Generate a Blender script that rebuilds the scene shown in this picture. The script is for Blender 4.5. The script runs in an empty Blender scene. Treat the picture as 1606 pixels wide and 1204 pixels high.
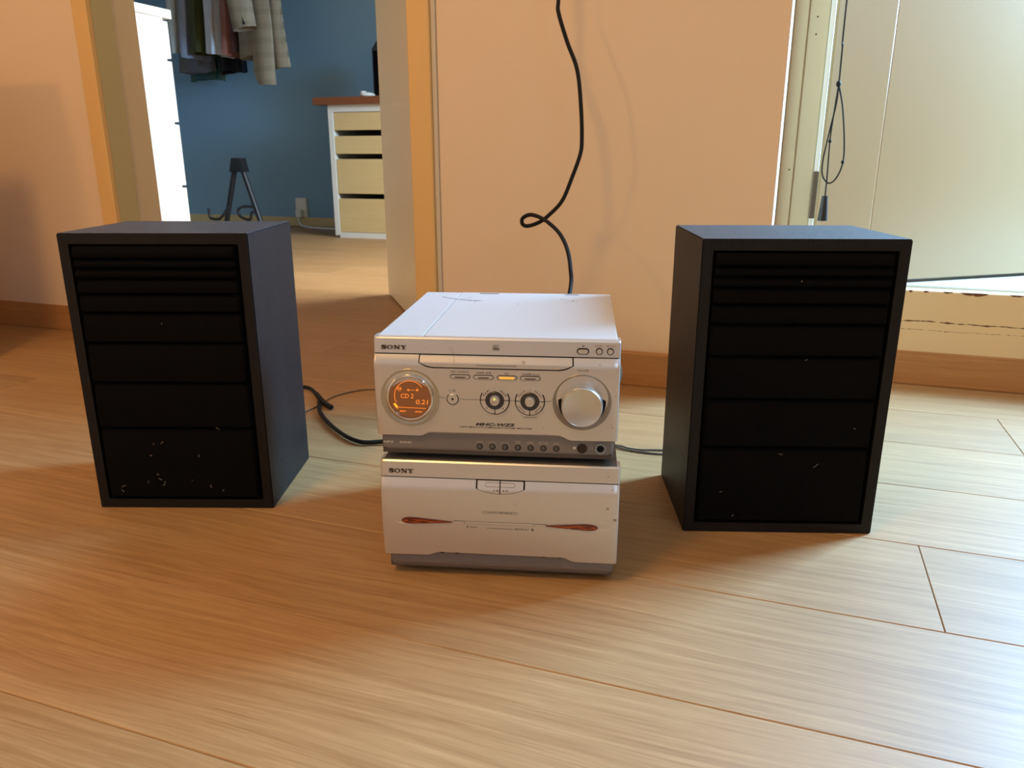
import bpy, bmesh, math, random
from mathutils import Vector, Matrix
random.seed(7)
SC = bpy.context.scene
COL = SC.collection
PI = math.pi

# ------------------------------------------------------------------ camera, world, lights, exposure
cd = bpy.data.cameras.new('camera')
cam = bpy.data.objects.new('camera', cd); COL.objects.link(cam)
cd.sensor_fit = 'HORIZONTAL'; cd.sensor_width = 36.0
cd.lens = 1204.69 / 1606 * 36.0
cam.location = (0, 0, 0.4428)
cam.rotation_euler = (math.radians(90 - 16.593), math.radians(0.03), math.radians(19.579))
cd.clip_start = 0.02; cd.clip_end = 60
cd.dof.use_dof = True; cd.dof.focus_distance = 0.78; cd.dof.aperture_fstop = 18
SC.camera = cam

SC.view_settings.view_transform = 'Standard'
SC.view_settings.look = 'None'
SC.view_settings.gamma = 1.0
SC.view_settings.use_curve_mapping = False
SC.view_settings.exposure = 0.0

w = bpy.data.worlds.new('sky'); SC.world = w; w.use_nodes = True
w.node_tree.nodes['Background'].inputs[0].default_value = (0.62, 0.78, 1.0, 1)
w.node_tree.nodes['Background'].inputs[1].default_value = 0.45

def area(name, loc, target, sx, sy, power, color, spread=180):
    l = bpy.data.lights.new(name, 'AREA'); l.shape = 'RECTANGLE'; l.size = sx; l.size_y = sy
    l.energy = power; l.color = color; l.spread = math.radians(spread)
    o = bpy.data.objects.new(name, l); COL.objects.link(o)
    o.location = loc
    o.rotation_euler = (Vector(target) - Vector(loc)).to_track_quat('-Z', 'Y').to_euler()
    return o
def point(name, loc, r, power, color):
    l = bpy.data.lights.new(name, 'POINT'); l.energy = power; l.color = color; l.shadow_soft_size = r
    o = bpy.data.objects.new(name, l); COL.objects.link(o); o.location = loc
    return o
WARM = (1.0, 0.53, 0.13)
area('balcony_daylight', (1.58, 2.46, 1.38), (0.25, 0.85, 0.1), 0.65, 1.3, 330, (0.29, 0.61, 1.0))
area('side_window_daylight', (1.58, -1.3, 1.45), (.2, .15, 0), 1.1, 1.2, 6.5, (0.50, 0.72, 1.0), 100)
area('bedroom_daylight', (-0.36, 2.75, 1.35), (-1.65, 2.1, 0.05), 1.3, 1.1, 54, (0.86, 0.95, 1.0), 125)
area('ceiling_lamp_glow', (-0.8, -0.5, 2.45), (-0.9, -0.1, 0), 0.4, 0.4, 29, WARM)
point('table_lamp_glow', (-1.75, -0.75, 1.05), 0.06, 19, WARM)

# ------------------------------------------------------------------ helpers
def lin(h):
    h = h.lstrip('#'); out = []
    for i in (0, 2, 4):
        c = int(h[i:i + 2], 16) / 255
        out.append(c / 12.92 if c <= .04045 else ((c + .055) / 1.055) ** 2.4)
    return tuple(out)

MATS = {}
def mat(name, col, rough=.5, metal=0., spec=.5, var=0., vscale=8., vstretch=(1, 1, 1), bump=0., bscale=200.,
        bstretch=(1, 1, 1), emit=None, estr=0., coat=0., sheen=0.):
    if name in MATS: return MATS[name]
    m = bpy.data.materials.new(name); m.use_nodes = True
    N = m.node_tree.nodes; L = m.node_tree.links; b = N['Principled BSDF']
    c = lin(col) if isinstance(col, str) else col
    b.inputs['Base Color'].default_value = (*c, 1)
    b.inputs['Roughness'].default_value = rough
    b.inputs['Metallic'].default_value = metal
    b.inputs['Specular IOR Level'].default_value = spec
    b.inputs['Coat Weight'].default_value = coat
    b.inputs['Sheen Weight'].default_value = sheen
    if emit:
        b.inputs['Emission Color'].default_value = (*(lin(emit) if isinstance(emit, str) else emit), 1)
        b.inputs['Emission Strength'].default_value = estr
    if var or bump:
        tc = N.new('ShaderNodeTexCoord')
    if var:
        mp = N.new('ShaderNodeMapping'); mp.inputs['Scale'].default_value = vstretch
        L.new(tc.outputs['Object'], mp.inputs['Vector'])
        n = N.new('ShaderNodeTexNoise'); n.inputs['Scale'].default_value = vscale; n.inputs['Detail'].default_value = 5
        L.new(mp.outputs[0], n.inputs['Vector'])
        mx = N.new('ShaderNodeMix'); mx.data_type = 'RGBA'
        mx.inputs[6].default_value = (*[x * (1 - var) for x in c], 1)
        mx.inputs[7].default_value = (*[min(1, x * (1 + var)) for x in c], 1)
        L.new(n.outputs['Fac'], mx.inputs[0]); L.new(mx.outputs[2], b.inputs['Base Color'])
    if bump:
        mp2 = N.new('ShaderNodeMapping'); mp2.inputs['Scale'].default_value = bstretch
        L.new(tc.outputs['Object'], mp2.inputs['Vector'])
        n2 = N.new('ShaderNodeTexNoise'); n2.inputs['Scale'].default_value = bscale; n2.inputs['Detail'].default_value = 3
        L.new(mp2.outputs[0], n2.inputs['Vector'])
        bp = N.new('ShaderNodeBump'); bp.inputs['Strength'].default_value = bump; bp.inputs['Distance'].default_value = .001
        L.new(n2.outputs['Fac'], bp.inputs['Height']); L.new(bp.outputs[0], b.inputs['Normal'])
    MATS[name] = m
    return m

def wood(name, dark, light, rough=.35, fine=1., coat=0., plank=False, bump=.12, spec=.5):
    """procedural oak: long grain along local X"""
    m = bpy.data.materials.new(name); m.use_nodes = True
    N = m.node_tree.nodes; L = m.node_tree.links; b = N['Principled BSDF']
    tc = N.new('ShaderNodeTexCoord'); oi = N.new('ShaderNodeObjectInfo')
    off = N.new('ShaderNodeVectorMath'); off.operation = 'MULTIPLY_ADD'
    cmb = N.new('ShaderNodeCombineXYZ')
    L.new(oi.outputs['Random'], cmb.inputs[0]); L.new(oi.outputs['Random'], cmb.inputs[1]); L.new(oi.outputs['Random'], cmb.inputs[2])
    off.inputs[1].default_value = (17, 9, 5)
    L.new(cmb.outputs[0], off.inputs[0]); L.new(tc.outputs['Object'], off.inputs[2])
    # slow warp so that the grain forms cathedrals
    mpw = N.new('ShaderNodeMapping'); mpw.inputs['Scale'].default_value = (2.2, 7, 7); L.new(off.outputs[0], mpw.inputs[0])
    nw = N.new('ShaderNodeTexNoise'); nw.inputs['Scale'].default_value = 1.0; nw.inputs['Detail'].default_value = 2; L.new(mpw.outputs[0], nw.inputs[0])
    wm = N.new('ShaderNodeVectorMath'); wm.operation = 'MULTIPLY_ADD'; wm.inputs[1].default_value = (0, .035, .035)
    L.new(nw.outputs['Color'], wm.inputs[0]); L.new(off.outputs[0], wm.inputs[2])
    mp = N.new('ShaderNodeMapping'); mp.inputs['Scale'].default_value = (2.4, 135 * fine, 135 * fine); L.new(wm.outputs[0], mp.inputs[0])
    n1 = N.new('ShaderNodeTexNoise'); n1.inputs['Scale'].default_value = 1.0; n1.inputs['Detail'].default_value = 7; n1.inputs['Roughness'].default_value = .62
    L.new(mp.outputs[0], n1.inputs[0])
    mp3 = N.new('ShaderNodeMapping'); mp3.inputs['Scale'].default_value = (16, 520 * fine, 520 * fine); L.new(wm.outputs[0], mp3.inputs[0])
    n3 = N.new('ShaderNodeTexNoise'); n3.inputs['Scale'].default_value = 1.0; n3.inputs['Detail'].default_value = 3; L.new(mp3.outputs[0], n3.inputs[0])
    mp2 = N.new('ShaderNodeMapping'); mp2.inputs['Scale'].default_value = (1.3, 6, 6); L.new(off.outputs[0], mp2.inputs[0])
    n2 = N.new('ShaderNodeTexNoise'); n2.inputs['Scale'].default_value = 1.0; n2.inputs['Detail'].default_value = 3; L.new(mp2.outputs[0], n2.inputs[0])
    a = N.new('ShaderNodeMath'); a.operation = 'MULTIPLY_ADD'; a.inputs[1].default_value = .50; L.new(n1.outputs['Fac'], a.inputs[0])
    a2 = N.new('ShaderNodeMath'); a2.operation = 'MULTIPLY'; a2.inputs[1].default_value = .24; L.new(n2.outputs['Fac'], a2.inputs[0]); L.new(a2.outputs[0], a.inputs[2])
    a3 = N.new('ShaderNodeMath'); a3.operation = 'MULTIPLY_ADD'; a3.inputs[1].default_value = .30; L.new(n3.outputs['Fac'], a3.inputs[0]); L.new(a.outputs[0], a3.inputs[2])
    r = N.new('ShaderNodeValToRGB'); r.color_ramp.elements[0].position = .34; r.color_ramp.elements[1].position = .71
    r.color_ramp.elements[0].color = (*lin(dark), 1); r.color_ramp.elements[1].color = (*lin(light), 1)
    L.new(a3.outputs[0], r.inputs[0])
    if plank:
        hv = N.new('ShaderNodeHueSaturation')
        vr = N.new('ShaderNodeMapRange'); vr.inputs[3].default_value = .93; vr.inputs[4].default_value = 1.06
        L.new(oi.outputs['Random'], vr.inputs[0]); L.new(vr.outputs[0], hv.inputs['Value']); L.new(r.outputs[0], hv.inputs['Color'])
        L.new(hv.outputs[0], b.inputs['Base Color'])
    else:
        L.new(r.outputs[0], b.inputs['Base Color'])
    b.inputs['Roughness'].default_value = rough; b.inputs['Coat Weight'].default_value = coat
    b.inputs['Specular IOR Level'].default_value = spec
    bp = N.new('ShaderNodeBump'); bp.inputs['Strength'].default_value = bump; bp.inputs['Distance'].default_value = .0006
    L.new(a3.outputs[0], bp.inputs['Height']); L.new(bp.outputs[0], b.inputs['Normal'])
    MATS[name] = m
    return m

def link(name, bm, m, parent=None, smooth=False, loc=None, label=None, kind=None):
    bmesh.ops.recalc_face_normals(bm, faces=bm.faces)
    me = bpy.data.meshes.new(name); bm.to_mesh(me); bm.free()
    if m: me.materials.append(m)
    if smooth:
        for p in me.polygons: p.use_smooth = True
        try: me.set_sharp_from_angle(angle=math.radians(32))
        except Exception: pass
    o = bpy.data.objects.new(name, me); COL.objects.link(o)
    if parent: o.parent = parent
    if loc: o.location = loc
    if label: o['label'] = label
    if kind: o['kind'] = kind
    return o
def thing(name, label, cat, loc=(0, 0, 0), rz=0., group=None):
    o = bpy.data.objects.new(name, None); COL.objects.link(o); o.empty_display_size = .05
    o.location = loc; o.rotation_euler = (0, 0, rz); o['label'] = label; o['category'] = cat
    if group: o['group'] = group
    return o
def tag(o, label, cat, group=None):
    o['label'] = label; o['category'] = cat
    if group: o['group'] = group
    return o
def struct(name, bm, m, label, parent=None, **k):
    o = link(name, bm, m, parent, **k)
    if parent is None: o['kind'] = 'structure'
    if label: o['label'] = label
    return o

def box(bm, x0, x1, y0, y1, z0, z1, bev=0., seg=2, M4=None):
    vs = [bm.verts.new(p) for p in ((x0, y0, z0), (x1, y0, z0), (x1, y1, z0), (x0, y1, z0), (x0, y0, z1), (x1, y0, z1), (x1, y1, z1), (x0, y1, z1))]
    fs = [bm.faces.new([vs[i] for i in f]) for f in ((0, 3, 2, 1), (4, 5, 6, 7), (0, 1, 5, 4), (1, 2, 6, 5), (2, 3, 7, 6), (3, 0, 4, 7))]
    out = vs
    if bev:
        es = list({e for f in fs for e in f.edges})
        r = bmesh.ops.bevel(bm, geom=es, offset=bev, segments=seg, affect='EDGES', profile=.5)
        out = list({v for f in r['faces'] for v in f.verts} | {v for v in vs if v.is_valid})
    if M4 is not None: bmesh.ops.transform(bm, matrix=M4, verts=[v for v in out if v.is_valid])
    return bm
def B(*a, **k): return box(bmesh.new(), *a, **k)

def prism(bm, pts, y0, y1, bev=0., seg=2):
    """polygon in X-Z extruded from y0 (front) to y1"""
    f0 = [bm.verts.new((x, y0, z)) for x, z in pts]; f1 = [bm.verts.new((x, y1, z)) for x, z in pts]
    front = bm.faces.new(f0); bm.faces.new(f1[::-1]); n = len(pts)
    for i in range(n): bm.faces.new((f0[i], f1[i], f1[(i + 1) % n], f0[(i + 1) % n]))
    if bev: bmesh.ops.bevel(bm, geom=list(front.edges), offset=bev, segments=seg, affect='EDGES')
    return bm
def polyz(bm, pts, z0, z1, bev=0.):
    """polygon in X-Y extruded in z"""
    f0 = [bm.verts.new((x, y, z0)) for x, y in pts]; f1 = [bm.verts.new((x, y, z1)) for x, y in pts]
    bm.faces.new(f0[::-1]); top = bm.faces.new(f1); n = len(pts)
    for i in range(n): bm.faces.new((f0[i], f0[(i + 1) % n], f1[(i + 1) % n], f1[i]))
    if bev: bmesh.ops.bevel(bm, geom=list(top.edges), offset=bev, segments=2, affect='EDGES')
    return bm
def lathe(bm, cx, y, cz, prof, seg=64):
    """prof: list of (radius, forward distance); axis = -Y"""
    rings = []
    for r, d in prof:
        if r < 1e-6: rings.append([bm.verts.new((cx, y - d, cz))])
        else: rings.append([bm.verts.new((cx + r * math.cos(2 * PI * i / seg), y - d, cz + r * math.sin(2 * PI * i / seg))) for i in range(seg)])
    for a, b in zip(rings, rings[1:]):
        for i in range(seg):
            j = (i + 1) % seg
            if len(a) == 1 and len(b) == 1: continue
            if len(a) == 1: bm.faces.new((a[0], b[i], b[j]))
            elif len(b) == 1: bm.faces.new((a[i], a[j], b[0]))
            else: bm.faces.new((a[i], a[j], b[j], b[i]))
    return bm
def sector(bm, cx, cz, r0, r1, a0, a1, y0, y1, n=14, bev=0.):
    pts = [(cx + r1 * math.cos(a0 + (a1 - a0) * i / n), cz + r1 * math.sin(a0 + (a1 - a0) * i / n)) for i in range(n + 1)]
    pts += [(cx + r0 * math.cos(a1 + (a0 - a1) * i / n), cz + r0 * math.sin(a1 + (a0 - a1) * i / n)) for i in range(n + 1)]
    return prism(bm, pts, y0, y1, bev)
def pill(cx, cz, w_, h_, n=10):
    r = h_ / 2; pts = []
    for i in range(n + 1): t = -PI / 2 + PI * i / n; pts.append((cx + w_ / 2 - r + r * math.cos(t), cz + r * math.sin(t)))
    for i in range(n + 1): t = PI / 2 + PI * i / n; pts.append((cx - w_ / 2 + r + r * math.cos(t), cz + r * math.sin(t)))
    return pts
def circ(cx, cz, r, n=32): return [(cx + r * math.cos(2 * PI * i / n), cz + r * math.sin(2 * PI * i / n)) for i in range(n)]

def smooth_path(P, n=8):
    P = [Vector(p) for p in P]; out = []
    for i in range(len(P) - 1):
        p0 = P[max(i - 1, 0)]; p1 = P[i]; p2 = P[i + 1]; p3 = P[min(i + 2, len(P) - 1)]
        for k in range(n):
            t = k / n
            out.append(.5 * ((2 * p1) + (-p0 + p2) * t + (2 * p0 - 5 * p1 + 4 * p2 - p3) * t * t + (-p0 + 3 * p1 - 3 * p2 + p3) * t ** 3))
    out.append(P[-1]); return out
def tube(bm, P, r, seg=8, r1=None):
    P = [Vector(p) for p in P]; n = len(P); rings = []
    T0 = (P[1] - P[0]).normalized(); up = Vector((0, 0, 1)) if abs(T0.z) < .9 else Vector((1, 0, 0))
    nv = T0.cross(up).normalized()
    for i in range(n):
        T = (P[min(i + 1, n - 1)] - P[max(i - 1, 0)])
        if T.length < 1e-9: T = T0
        T.normalize(); nv = (nv - T * nv.dot(T)).normalized(); bv = T.cross(nv)
        rr = r if r1 is None else r + (r1 - r) * i / (n - 1)
        rings.append([bm.verts.new(P[i] + (nv * math.cos(2 * PI * k / seg) + bv * math.sin(2 * PI * k / seg)) * rr) for k in range(seg)])
    for a, b in zip(rings, rings[1:]):
        for k in range(seg): bm.faces.new((a[k], a[(k + 1) % seg], b[(k + 1) % seg], b[k]))
    bm.faces.new(rings[0][::-1]); bm.faces.new(rings[-1])
    return bm

def text(bm, s, cx, cz, w_=None, h_=None, bf=lambda z: 0., eps=.0002, rot=0., shear=0., bold=0.):
    """printed lettering fitted to a width and/or height, laid on the face y = bf(z) - eps"""
    c = bpy.data.curves.new('lettering', 'FONT'); c.body = s; c.size = 1; c.align_x = 'LEFT'; c.offset = bold; c.shear = shear
    c.resolution_u = 3
    o = bpy.data.objects.new('lettering', c); COL.objects.link(o)
    dg = bpy.context.evaluated_depsgraph_get(); me = bpy.data.meshes.new_from_object(o.evaluated_get(dg))
    bpy.data.objects.remove(o); bpy.data.curves.remove(c)
    if not me.vertices: return bm
    xs = [v.co.x for v in me.vertices]; ys = [v.co.y for v in me.vertices]
    X0, X1, Y0, Y1 = min(xs), max(xs), min(ys), max(ys)
    sx = w_ / (X1 - X0) if w_ else None; sy = h_ / (Y1 - Y0) if h_ else None
    sx = sx or sy; sy = sy or sx
    mp = {}; cr, sr = math.cos(rot), math.sin(rot)
    for v in me.vertices:
        x = (v.co.x - (X0 + X1) / 2) * sx; z = (v.co.y - (Y0 + Y1) / 2) * sy
        x, z = cx + x * cr - z * sr, cz + x * sr + z * cr
        mp[v.index] = bm.verts.new((x, bf(z) - eps, z))
    for p in me.polygons:
        try: bm.faces.new([mp[i] for i in p.vertices])
        except ValueError: pass
    bpy.data.meshes.remove(me)
    return bm
def flat(bm, pts, bf, eps=.0002):
    f = bm.faces.new([bm.verts.new((x, bf(z) - eps, z)) for x, z in pts])
    bmesh.ops.triangulate(bm, faces=[f]); return bm
def ribbon(bm, P, wd, bf, eps=.0002):
    """flat line along 2D points on the face"""
    n = len(P); L_ = []; R_ = []
    for i in range(n):
        a = Vector(P[max(i - 1, 0)]); b = Vector(P[min(i + 1, n - 1)]); d = (b - a).normalized(); q = Vector((-d.y, d.x)) * wd / 2
        p = Vector(P[i]); l = p + q; r = p - q
        L_.append(bm.verts.new((l.x, bf(l.y) - eps, l.y))); R_.append(bm.verts.new((r.x, bf(r.y) - eps, r.y)))
    for i in range(n - 1): bm.faces.new((L_[i], R_[i], R_[i + 1], L_[i + 1]))
    return bm

# ------------------------------------------------------------------ materials
PAINT = mat('cream_wall_paint', '#E6CDB0', .75, var=.025, vscale=2.5, bump=.12, bscale=260)
TRIM = mat('cream_gloss_paint', '#DCC6A0', .42, var=.03, vscale=3)
FRAME = mat('orange_lit_cream', '#E2B878', .5, var=.03, vscale=3)  # warm lamplight mixed into the cream frame colour
WHITE = mat('white_gloss_paint', '#EFEBDF', .4)
BLUE = mat('blue_wall_paint', '#84A5B8', .8, var=.03, vscale=1.5, bump=.1, bscale=200)
CEIL = mat('ceiling_paint', '#E9DECB', .9)
FLOORW = wood('oak_laminate', '#8C6236', '#BA9160', .50, plank=True, spec=.7)
BASEW = wood('oak_skirting', '#A2703F', '#C08D58', .45)
PALEW = wood('birch_veneer', '#CDB076', '#D8BF8A', .55, bump=.03)
DESKW = wood('stained_beech', '#6E3B1C', '#8C5028', .4)
SUB = mat('dark_joint', '#4A3320', .9)
VINYL = mat('black_ash_vinyl', (.0075, .0066, .0062), .48, spec=.22, var=.35, vscale=30, vstretch=(1, 1, .05), bump=.9, bscale=320, bstretch=(1, 1, .12))
VINYL_SHEEN = mat('black_ash_vinyl_sheen', (.026, .027, .031), .55, spec=1.0, var=.3, vscale=30, vstretch=(.1, 1, 1), bump=2.5, bscale=420, bstretch=(.25, 1, 1))  # lighter bluish copy of the vinyl: window sheen put into its colour
FOAM = mat('black_foam', (.0027, .0025, .0027), .95, spec=.08, bump=.6, bscale=900)
GAPM = mat('black_gap', (.006, .005, .005), .8, spec=.2)
LINT = mat('pale_lint', '#8E8070', .9)
SILVER = mat('silver_paint', (.62, .60, .585), .32, metal=.65, var=.03, vscale=700, bump=.03, bscale=2500)
SILVT = mat('silver_cover_metal', (.63, .63, .625), .40, metal=.25, var=.09, vscale=900, bump=.25, bscale=1400)
CHAMP = mat('champagne_ring', (.46, .44, .37), .22, metal=.8)
CHROME = mat('chrome', (.75, .73, .70), .08, metal=1.)
KNOBM = mat('brushed_knob', (.62, .62, .60), .25, metal=.85, var=.06, vscale=60)
GREY = mat('warm_grey_plastic', (.17, .15, .14), .42, var=.04, vscale=400)
DGREY = mat('dark_grey_plastic', (.055, .045, .04), .5)
BTNG = mat('button_grey', (.075, .075, .075), .4)
BLK = mat('black_plastic', (.012, .011, .011), .35)
CORD = mat('black_rubber', (.007, .0065, .006), .6, spec=.25)
INK = mat('dark_print', (.045, .036, .03), .6)
INKR = mat('red_print', (.35, .10, .04), .6)
INKL = mat('pale_print', (.50, .46, .42), .6)
SCREEN = mat('amber_screen', (.035, .012, .004), .12, emit=(.16, .043, .010), estr=1., coat=.6)
GLOW = mat('amber_light', (.3, .08, .01), .5, emit=(1.0, .235, .03), estr=1.15)
GLOW2 = mat('amber_light_bar', (.3, .1, .01), .5, emit=(1.0, .42, .03), estr=1.2)
LED = mat('orange_led', (.6, .3, .08), .4, emit=(1.0, .40, .04), estr=.8)
GREEN = mat('green_led', (.4, .5, .1), .4, emit=(.6, .78, .12), estr=.9)
RUST = mat('amber_window', (.11, .016, .004), .12, var=.95, vscale=70, vstretch=(1.2, 1, 6), coat=.35)
STEEL = mat('old_steel', (.22, .18, .13), .4, metal=.9)
ALU = mat('aluminium', (.6, .6, .58), .4, metal=.9)
WPLAS = mat('white_plastic', '#E8E3D2', .45)
RUBBER = mat('rubber_foot', (.02, .02, .02), .8)
CLEARW = mat('clear_wire', '#5E4C30', .35, spec=.6)
GREYW = mat('grey_wire', '#6C6258', .4)
TERR = mat('pale_terrazzo', '#B4B2AC', .7, var=.55, vscale=330)

def glass_mat():
    m = bpy.data.materials.new('window_glass'); m.use_nodes = True
    N = m.node_tree.nodes; L = m.node_tree.links; N.remove(N['Principled BSDF'])
    t = N.new('ShaderNodeBsdfTransparent'); g = N.new('ShaderNodeBsdfGlossy'); g.inputs['Roughness'].default_value = .02
    f = N.new('ShaderNodeFresnel'); f.inputs[0].default_value = 1.45; x = N.new('ShaderNodeMixShader')
    L.new(f.outputs[0], x.inputs[0]); L.new(t.outputs[0], x.inputs[1]); L.new(g.outputs[0], x.inputs[2])
    L.new(x.outputs[0], N['Material Output'].inputs[0]); return m
GLASS = glass_mat()

def worn_sill():
    """cream painted sill board with a crack and chips of its own"""
    m = bpy.data.materials.new('cracked_sill_paint'); m.use_nodes = True
    N = m.node_tree.nodes; L = m.node_tree.links; b = N['Principled BSDF']; b.inputs['Roughness'].default_value = .5
    tc = N.new('ShaderNodeTexCoord'); sp = N.new('ShaderNodeSeparateXYZ'); L.new(tc.outputs['Object'], sp.inputs[0])
    def crack(z0, amp, scale, width, thr, seed):
        cm = N.new('ShaderNodeCombineXYZ'); L.new(sp.outputs[0], cm.inputs[0]); cm.inputs[1].default_value = seed
        n = N.new('ShaderNodeTexNoise'); n.inputs['Scale'].default_value = scale; n.inputs['Detail'].default_value = 6; L.new(cm.outputs[0], n.inputs[0])
        a = N.new('ShaderNodeMath'); a.operation = 'MULTIPLY_ADD'; a.inputs[1].default_value = amp; a.inputs[2].default_value = z0 - amp / 2; L.new(n.outputs['Fac'], a.inputs[0])
        s = N.new('ShaderNodeMath'); s.operation = 'SUBTRACT'; L.new(sp.outputs[2], s.inputs[0]); L.new(a.outputs[0], s.inputs[1])
        ab = N.new('ShaderNodeMath'); ab.operation = 'ABSOLUTE'; L.new(s.outputs[0], ab.inputs[0])
        cm2 = N.new('ShaderNodeCombineXYZ'); L.new(sp.outputs[0], cm2.inputs[0]); cm2.inputs[1].default_value = seed + 5
        n2 = N.new('ShaderNodeTexNoise'); n2.inputs['Scale'].default_value = 60; n2.inputs['Detail'].default_value = 2; L.new(cm2.outputs[0], n2.inputs[0])
        wd = N.new('ShaderNodeMath'); wd.operation = 'MULTIPLY_ADD'; wd.inputs[1].default_value = width * 3; wd.inputs[2].default_value = -width * thr * 3; L.new(n2.outputs['Fac'], wd.inputs[0])
        lt = N.new('ShaderNodeMath'); lt.operation = 'LESS_THAN'; L.new(ab.outputs[0], lt.inputs[0]); L.new(wd.outputs[0], lt.inputs[1])
        return lt
    c1 = crack(.1285, .012, 9, .0022, .36, 1.3); c2 = crack(.112, .010, 14, .0016, .45, 4.1); c3 = None
    m1 = N.new('ShaderNodeMath'); m1.operation = 'MAXIMUM'; L.new(c1.outputs[0], m1.inputs[0]); L.new(c2.outputs[0], m1.inputs[1])
    m2 = m1
    mx = N.new('ShaderNodeMix'); mx.data_type = 'RGBA'; mx.inputs[6].default_value = (*lin('#E0C79C'), 1); mx.inputs[7].default_value = (*lin('#5E3B20'), 1)
    L.new(m2.outputs[0], mx.inputs[0]); L.new(mx.outputs[2], b.inputs['Base Color'])
    return m
SILLP = worn_sill()

# ------------------------------------------------------------------ setting: floor of planks
PW = .18355; C0 = .56323
fl = struct('floor', B(-4.8, 1.75, -2.65, 4.5, -.10, -.0095), SUB, 'oak laminate floor of long pale planks running through both rooms')
plank_me = {}
def plank(x0, x1, r):
    y0 = C0 + PW * r
    key = round(x1 - x0, 3)
    if key not in plank_me:
        L_ = (x1 - x0) / 2
        bm = B(-L_ + .0003, L_ - .0003, -PW / 2 + .0003, PW / 2 - .0003, -.0088, 0, bev=.0008, seg=1)
        me = bpy.data.meshes.new('plank'); bm.to_mesh(me); bm.free(); me.materials.append(FLOORW); plank_me[key] = me
    o = bpy.data.objects.new('plank', plank_me[key]); COL.objects.link(o)
    o.location = ((x0 + x1) / 2, y0 + PW / 2, 0); o.parent = fl
JOINT = {-1: .47, 0: .40, 1: .179, 2: .36, 3: -.95, 4: .3735, -2: .30, -3: .2, 5: -1.0, 6: -.9}
rj = random.Random(3)
for r in range(-10, 22):
    y0 = C0 + PW * r
    if y0 > 4.36: break
    LEN = 1.80
    off = JOINT.get(r, rj.uniform(0, LEN))
    xa, xb = (-3.2, 1.6) if y0 < 1.45 else (-4.5, .0)
    if 1.28 < y0 < 1.65: xa, xb = -3.2, 1.6
    k0 = math.floor((xa - off) / LEN)
    x = off + k0 * LEN
    while x < xb - .02:
        plank(x, x + LEN, r); x += LEN

# ------------------------------------------------------------------ setting: walls
YW = 1.482
CH = 2.6
struct('ceiling', B(-4.8, 1.75, -2.65, 4.5, CH, CH + .1), CEIL, 'pale flat ceiling above both rooms')
struct('wall_left', B(-3.35, -3.2, -2.65, YW, 0, CH), PAINT, 'cream side wall of the near room')
struct('wall_back', B(-3.2, 1.6, -2.65, -2.5, 0, CH), PAINT, 'cream wall behind the camera')
wq_ = bmesh.new()
box(wq_, 1.6, 1.75, -2.65, -1.9, 0, CH); box(wq_, 1.6, 1.75, -.7, 1.86, 0, CH); box(wq_, 1.6, 1.75, -1.9, -.7, 0, .8); box(wq_, 1.6, 1.75, -1.9, -.7, 2.1, CH)
w2 = bmesh.new()
for a in ((-1.9, -1.85, .8, 2.1), (-.75, -.7, .8, 2.1), (-1.85, -.75, .8, .85), (-1.85, -.75, 2.05, 2.1)): box(w2, 1.62, 1.68, *a)
win2 = struct('window_2', w2, WHITE, 'white framed side window behind the camera')
link('pane', B(1.648, 1.652, -1.85, -.75, .85, 2.05), GLASS, win2)
struct('wall_right', wq_, PAINT, 'cream wall to the right of the balcony door')
struct('wall_front', B(-3.35, -1.590, YW, YW + .136, 0, CH), PAINT, 'cream wall left of the open doorway')
struct('wall_centre', B(-.684, -.030, YW - .012 + .012, YW + .22, 0, CH, bev=.003), PAINT, 'peach lit wall behind the stereo, between doorway and balcony door')
struct('wall_lintel', B(-1.590, -.684, YW, YW + .136, 2.08, CH), PAINT, 'cream wall above the open doorway')
struct('wall_balcony', B(-.030, 1.6, 1.70, 1.86, 2.14, CH), PAINT, 'cream wall above the balcony door')
struct('wall_balcony_right', B(1.50, 1.6, 1.70, 1.86, 0, 2.14), PAINT, 'cream wall right of the balcony door')
struct('wall_bedroom', B(-4.65, .0, 4.37, 4.5, 0, CH), BLUE, 'blue wall at the back of the bedroom')
struct('wall_bedroom_left', B(-4.8, -4.65, YW + .136, 4.5, 0, CH), BLUE, 'blue side wall of the bedroom')
wr = bmesh.new()
box(wr, -.28, -.15, YW + .22, 2.05, 0, CH); box(wr, -.28, -.15, 3.45, 4.37, 0, CH); box(wr, -.28, -.15, 2.05, 3.45, 0, .75); box(wr, -.28, -.15, 2.05, 3.45, 2.0, CH)
struct('wall_bedroom_right', wr, PAINT, 'cream bedroom wall with the window that lights the blue room')
w1 = bmesh.new()
for a in ((2.05, 2.10, .75, 2.0), (3.40, 3.45, .75, 2.0), (2.10, 3.40, .75, .80), (2.10, 3.40, 1.95, 2.0)): box(w1, -.25, -.19, *a)
win = struct('window_1', w1, WHITE, 'white framed bedroom window')
link('pane', B(-.222, -.218, 2.10, 3.40, .80, 1.95), GLASS, win)

struct('baseboard_front', B(-3.2, -1.588, YW - .004, YW + .002, 0, .066, bev=.0015), BASEW, 'brown oak skirting along the wall left of the doorway')
struct('baseboard_centre', B(-.684, -.030, YW - .012, YW + .002, 0, .068, bev=.002), BASEW, 'brown oak skirting at the foot of the peach wall')
struct('baseboard_balcony', B(-.028, 1.58, 1.664, 1.676, 0, .068, bev=.002), BASEW, 'brown oak skirting under the cracked sill of the balcony door')
struct('baseboard_bedroom', B(-4.6, -.3, 4.355, 4.372, 0, .055, bev=.002), PALEW, 'pale skirting at the foot of the blue wall')

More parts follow.
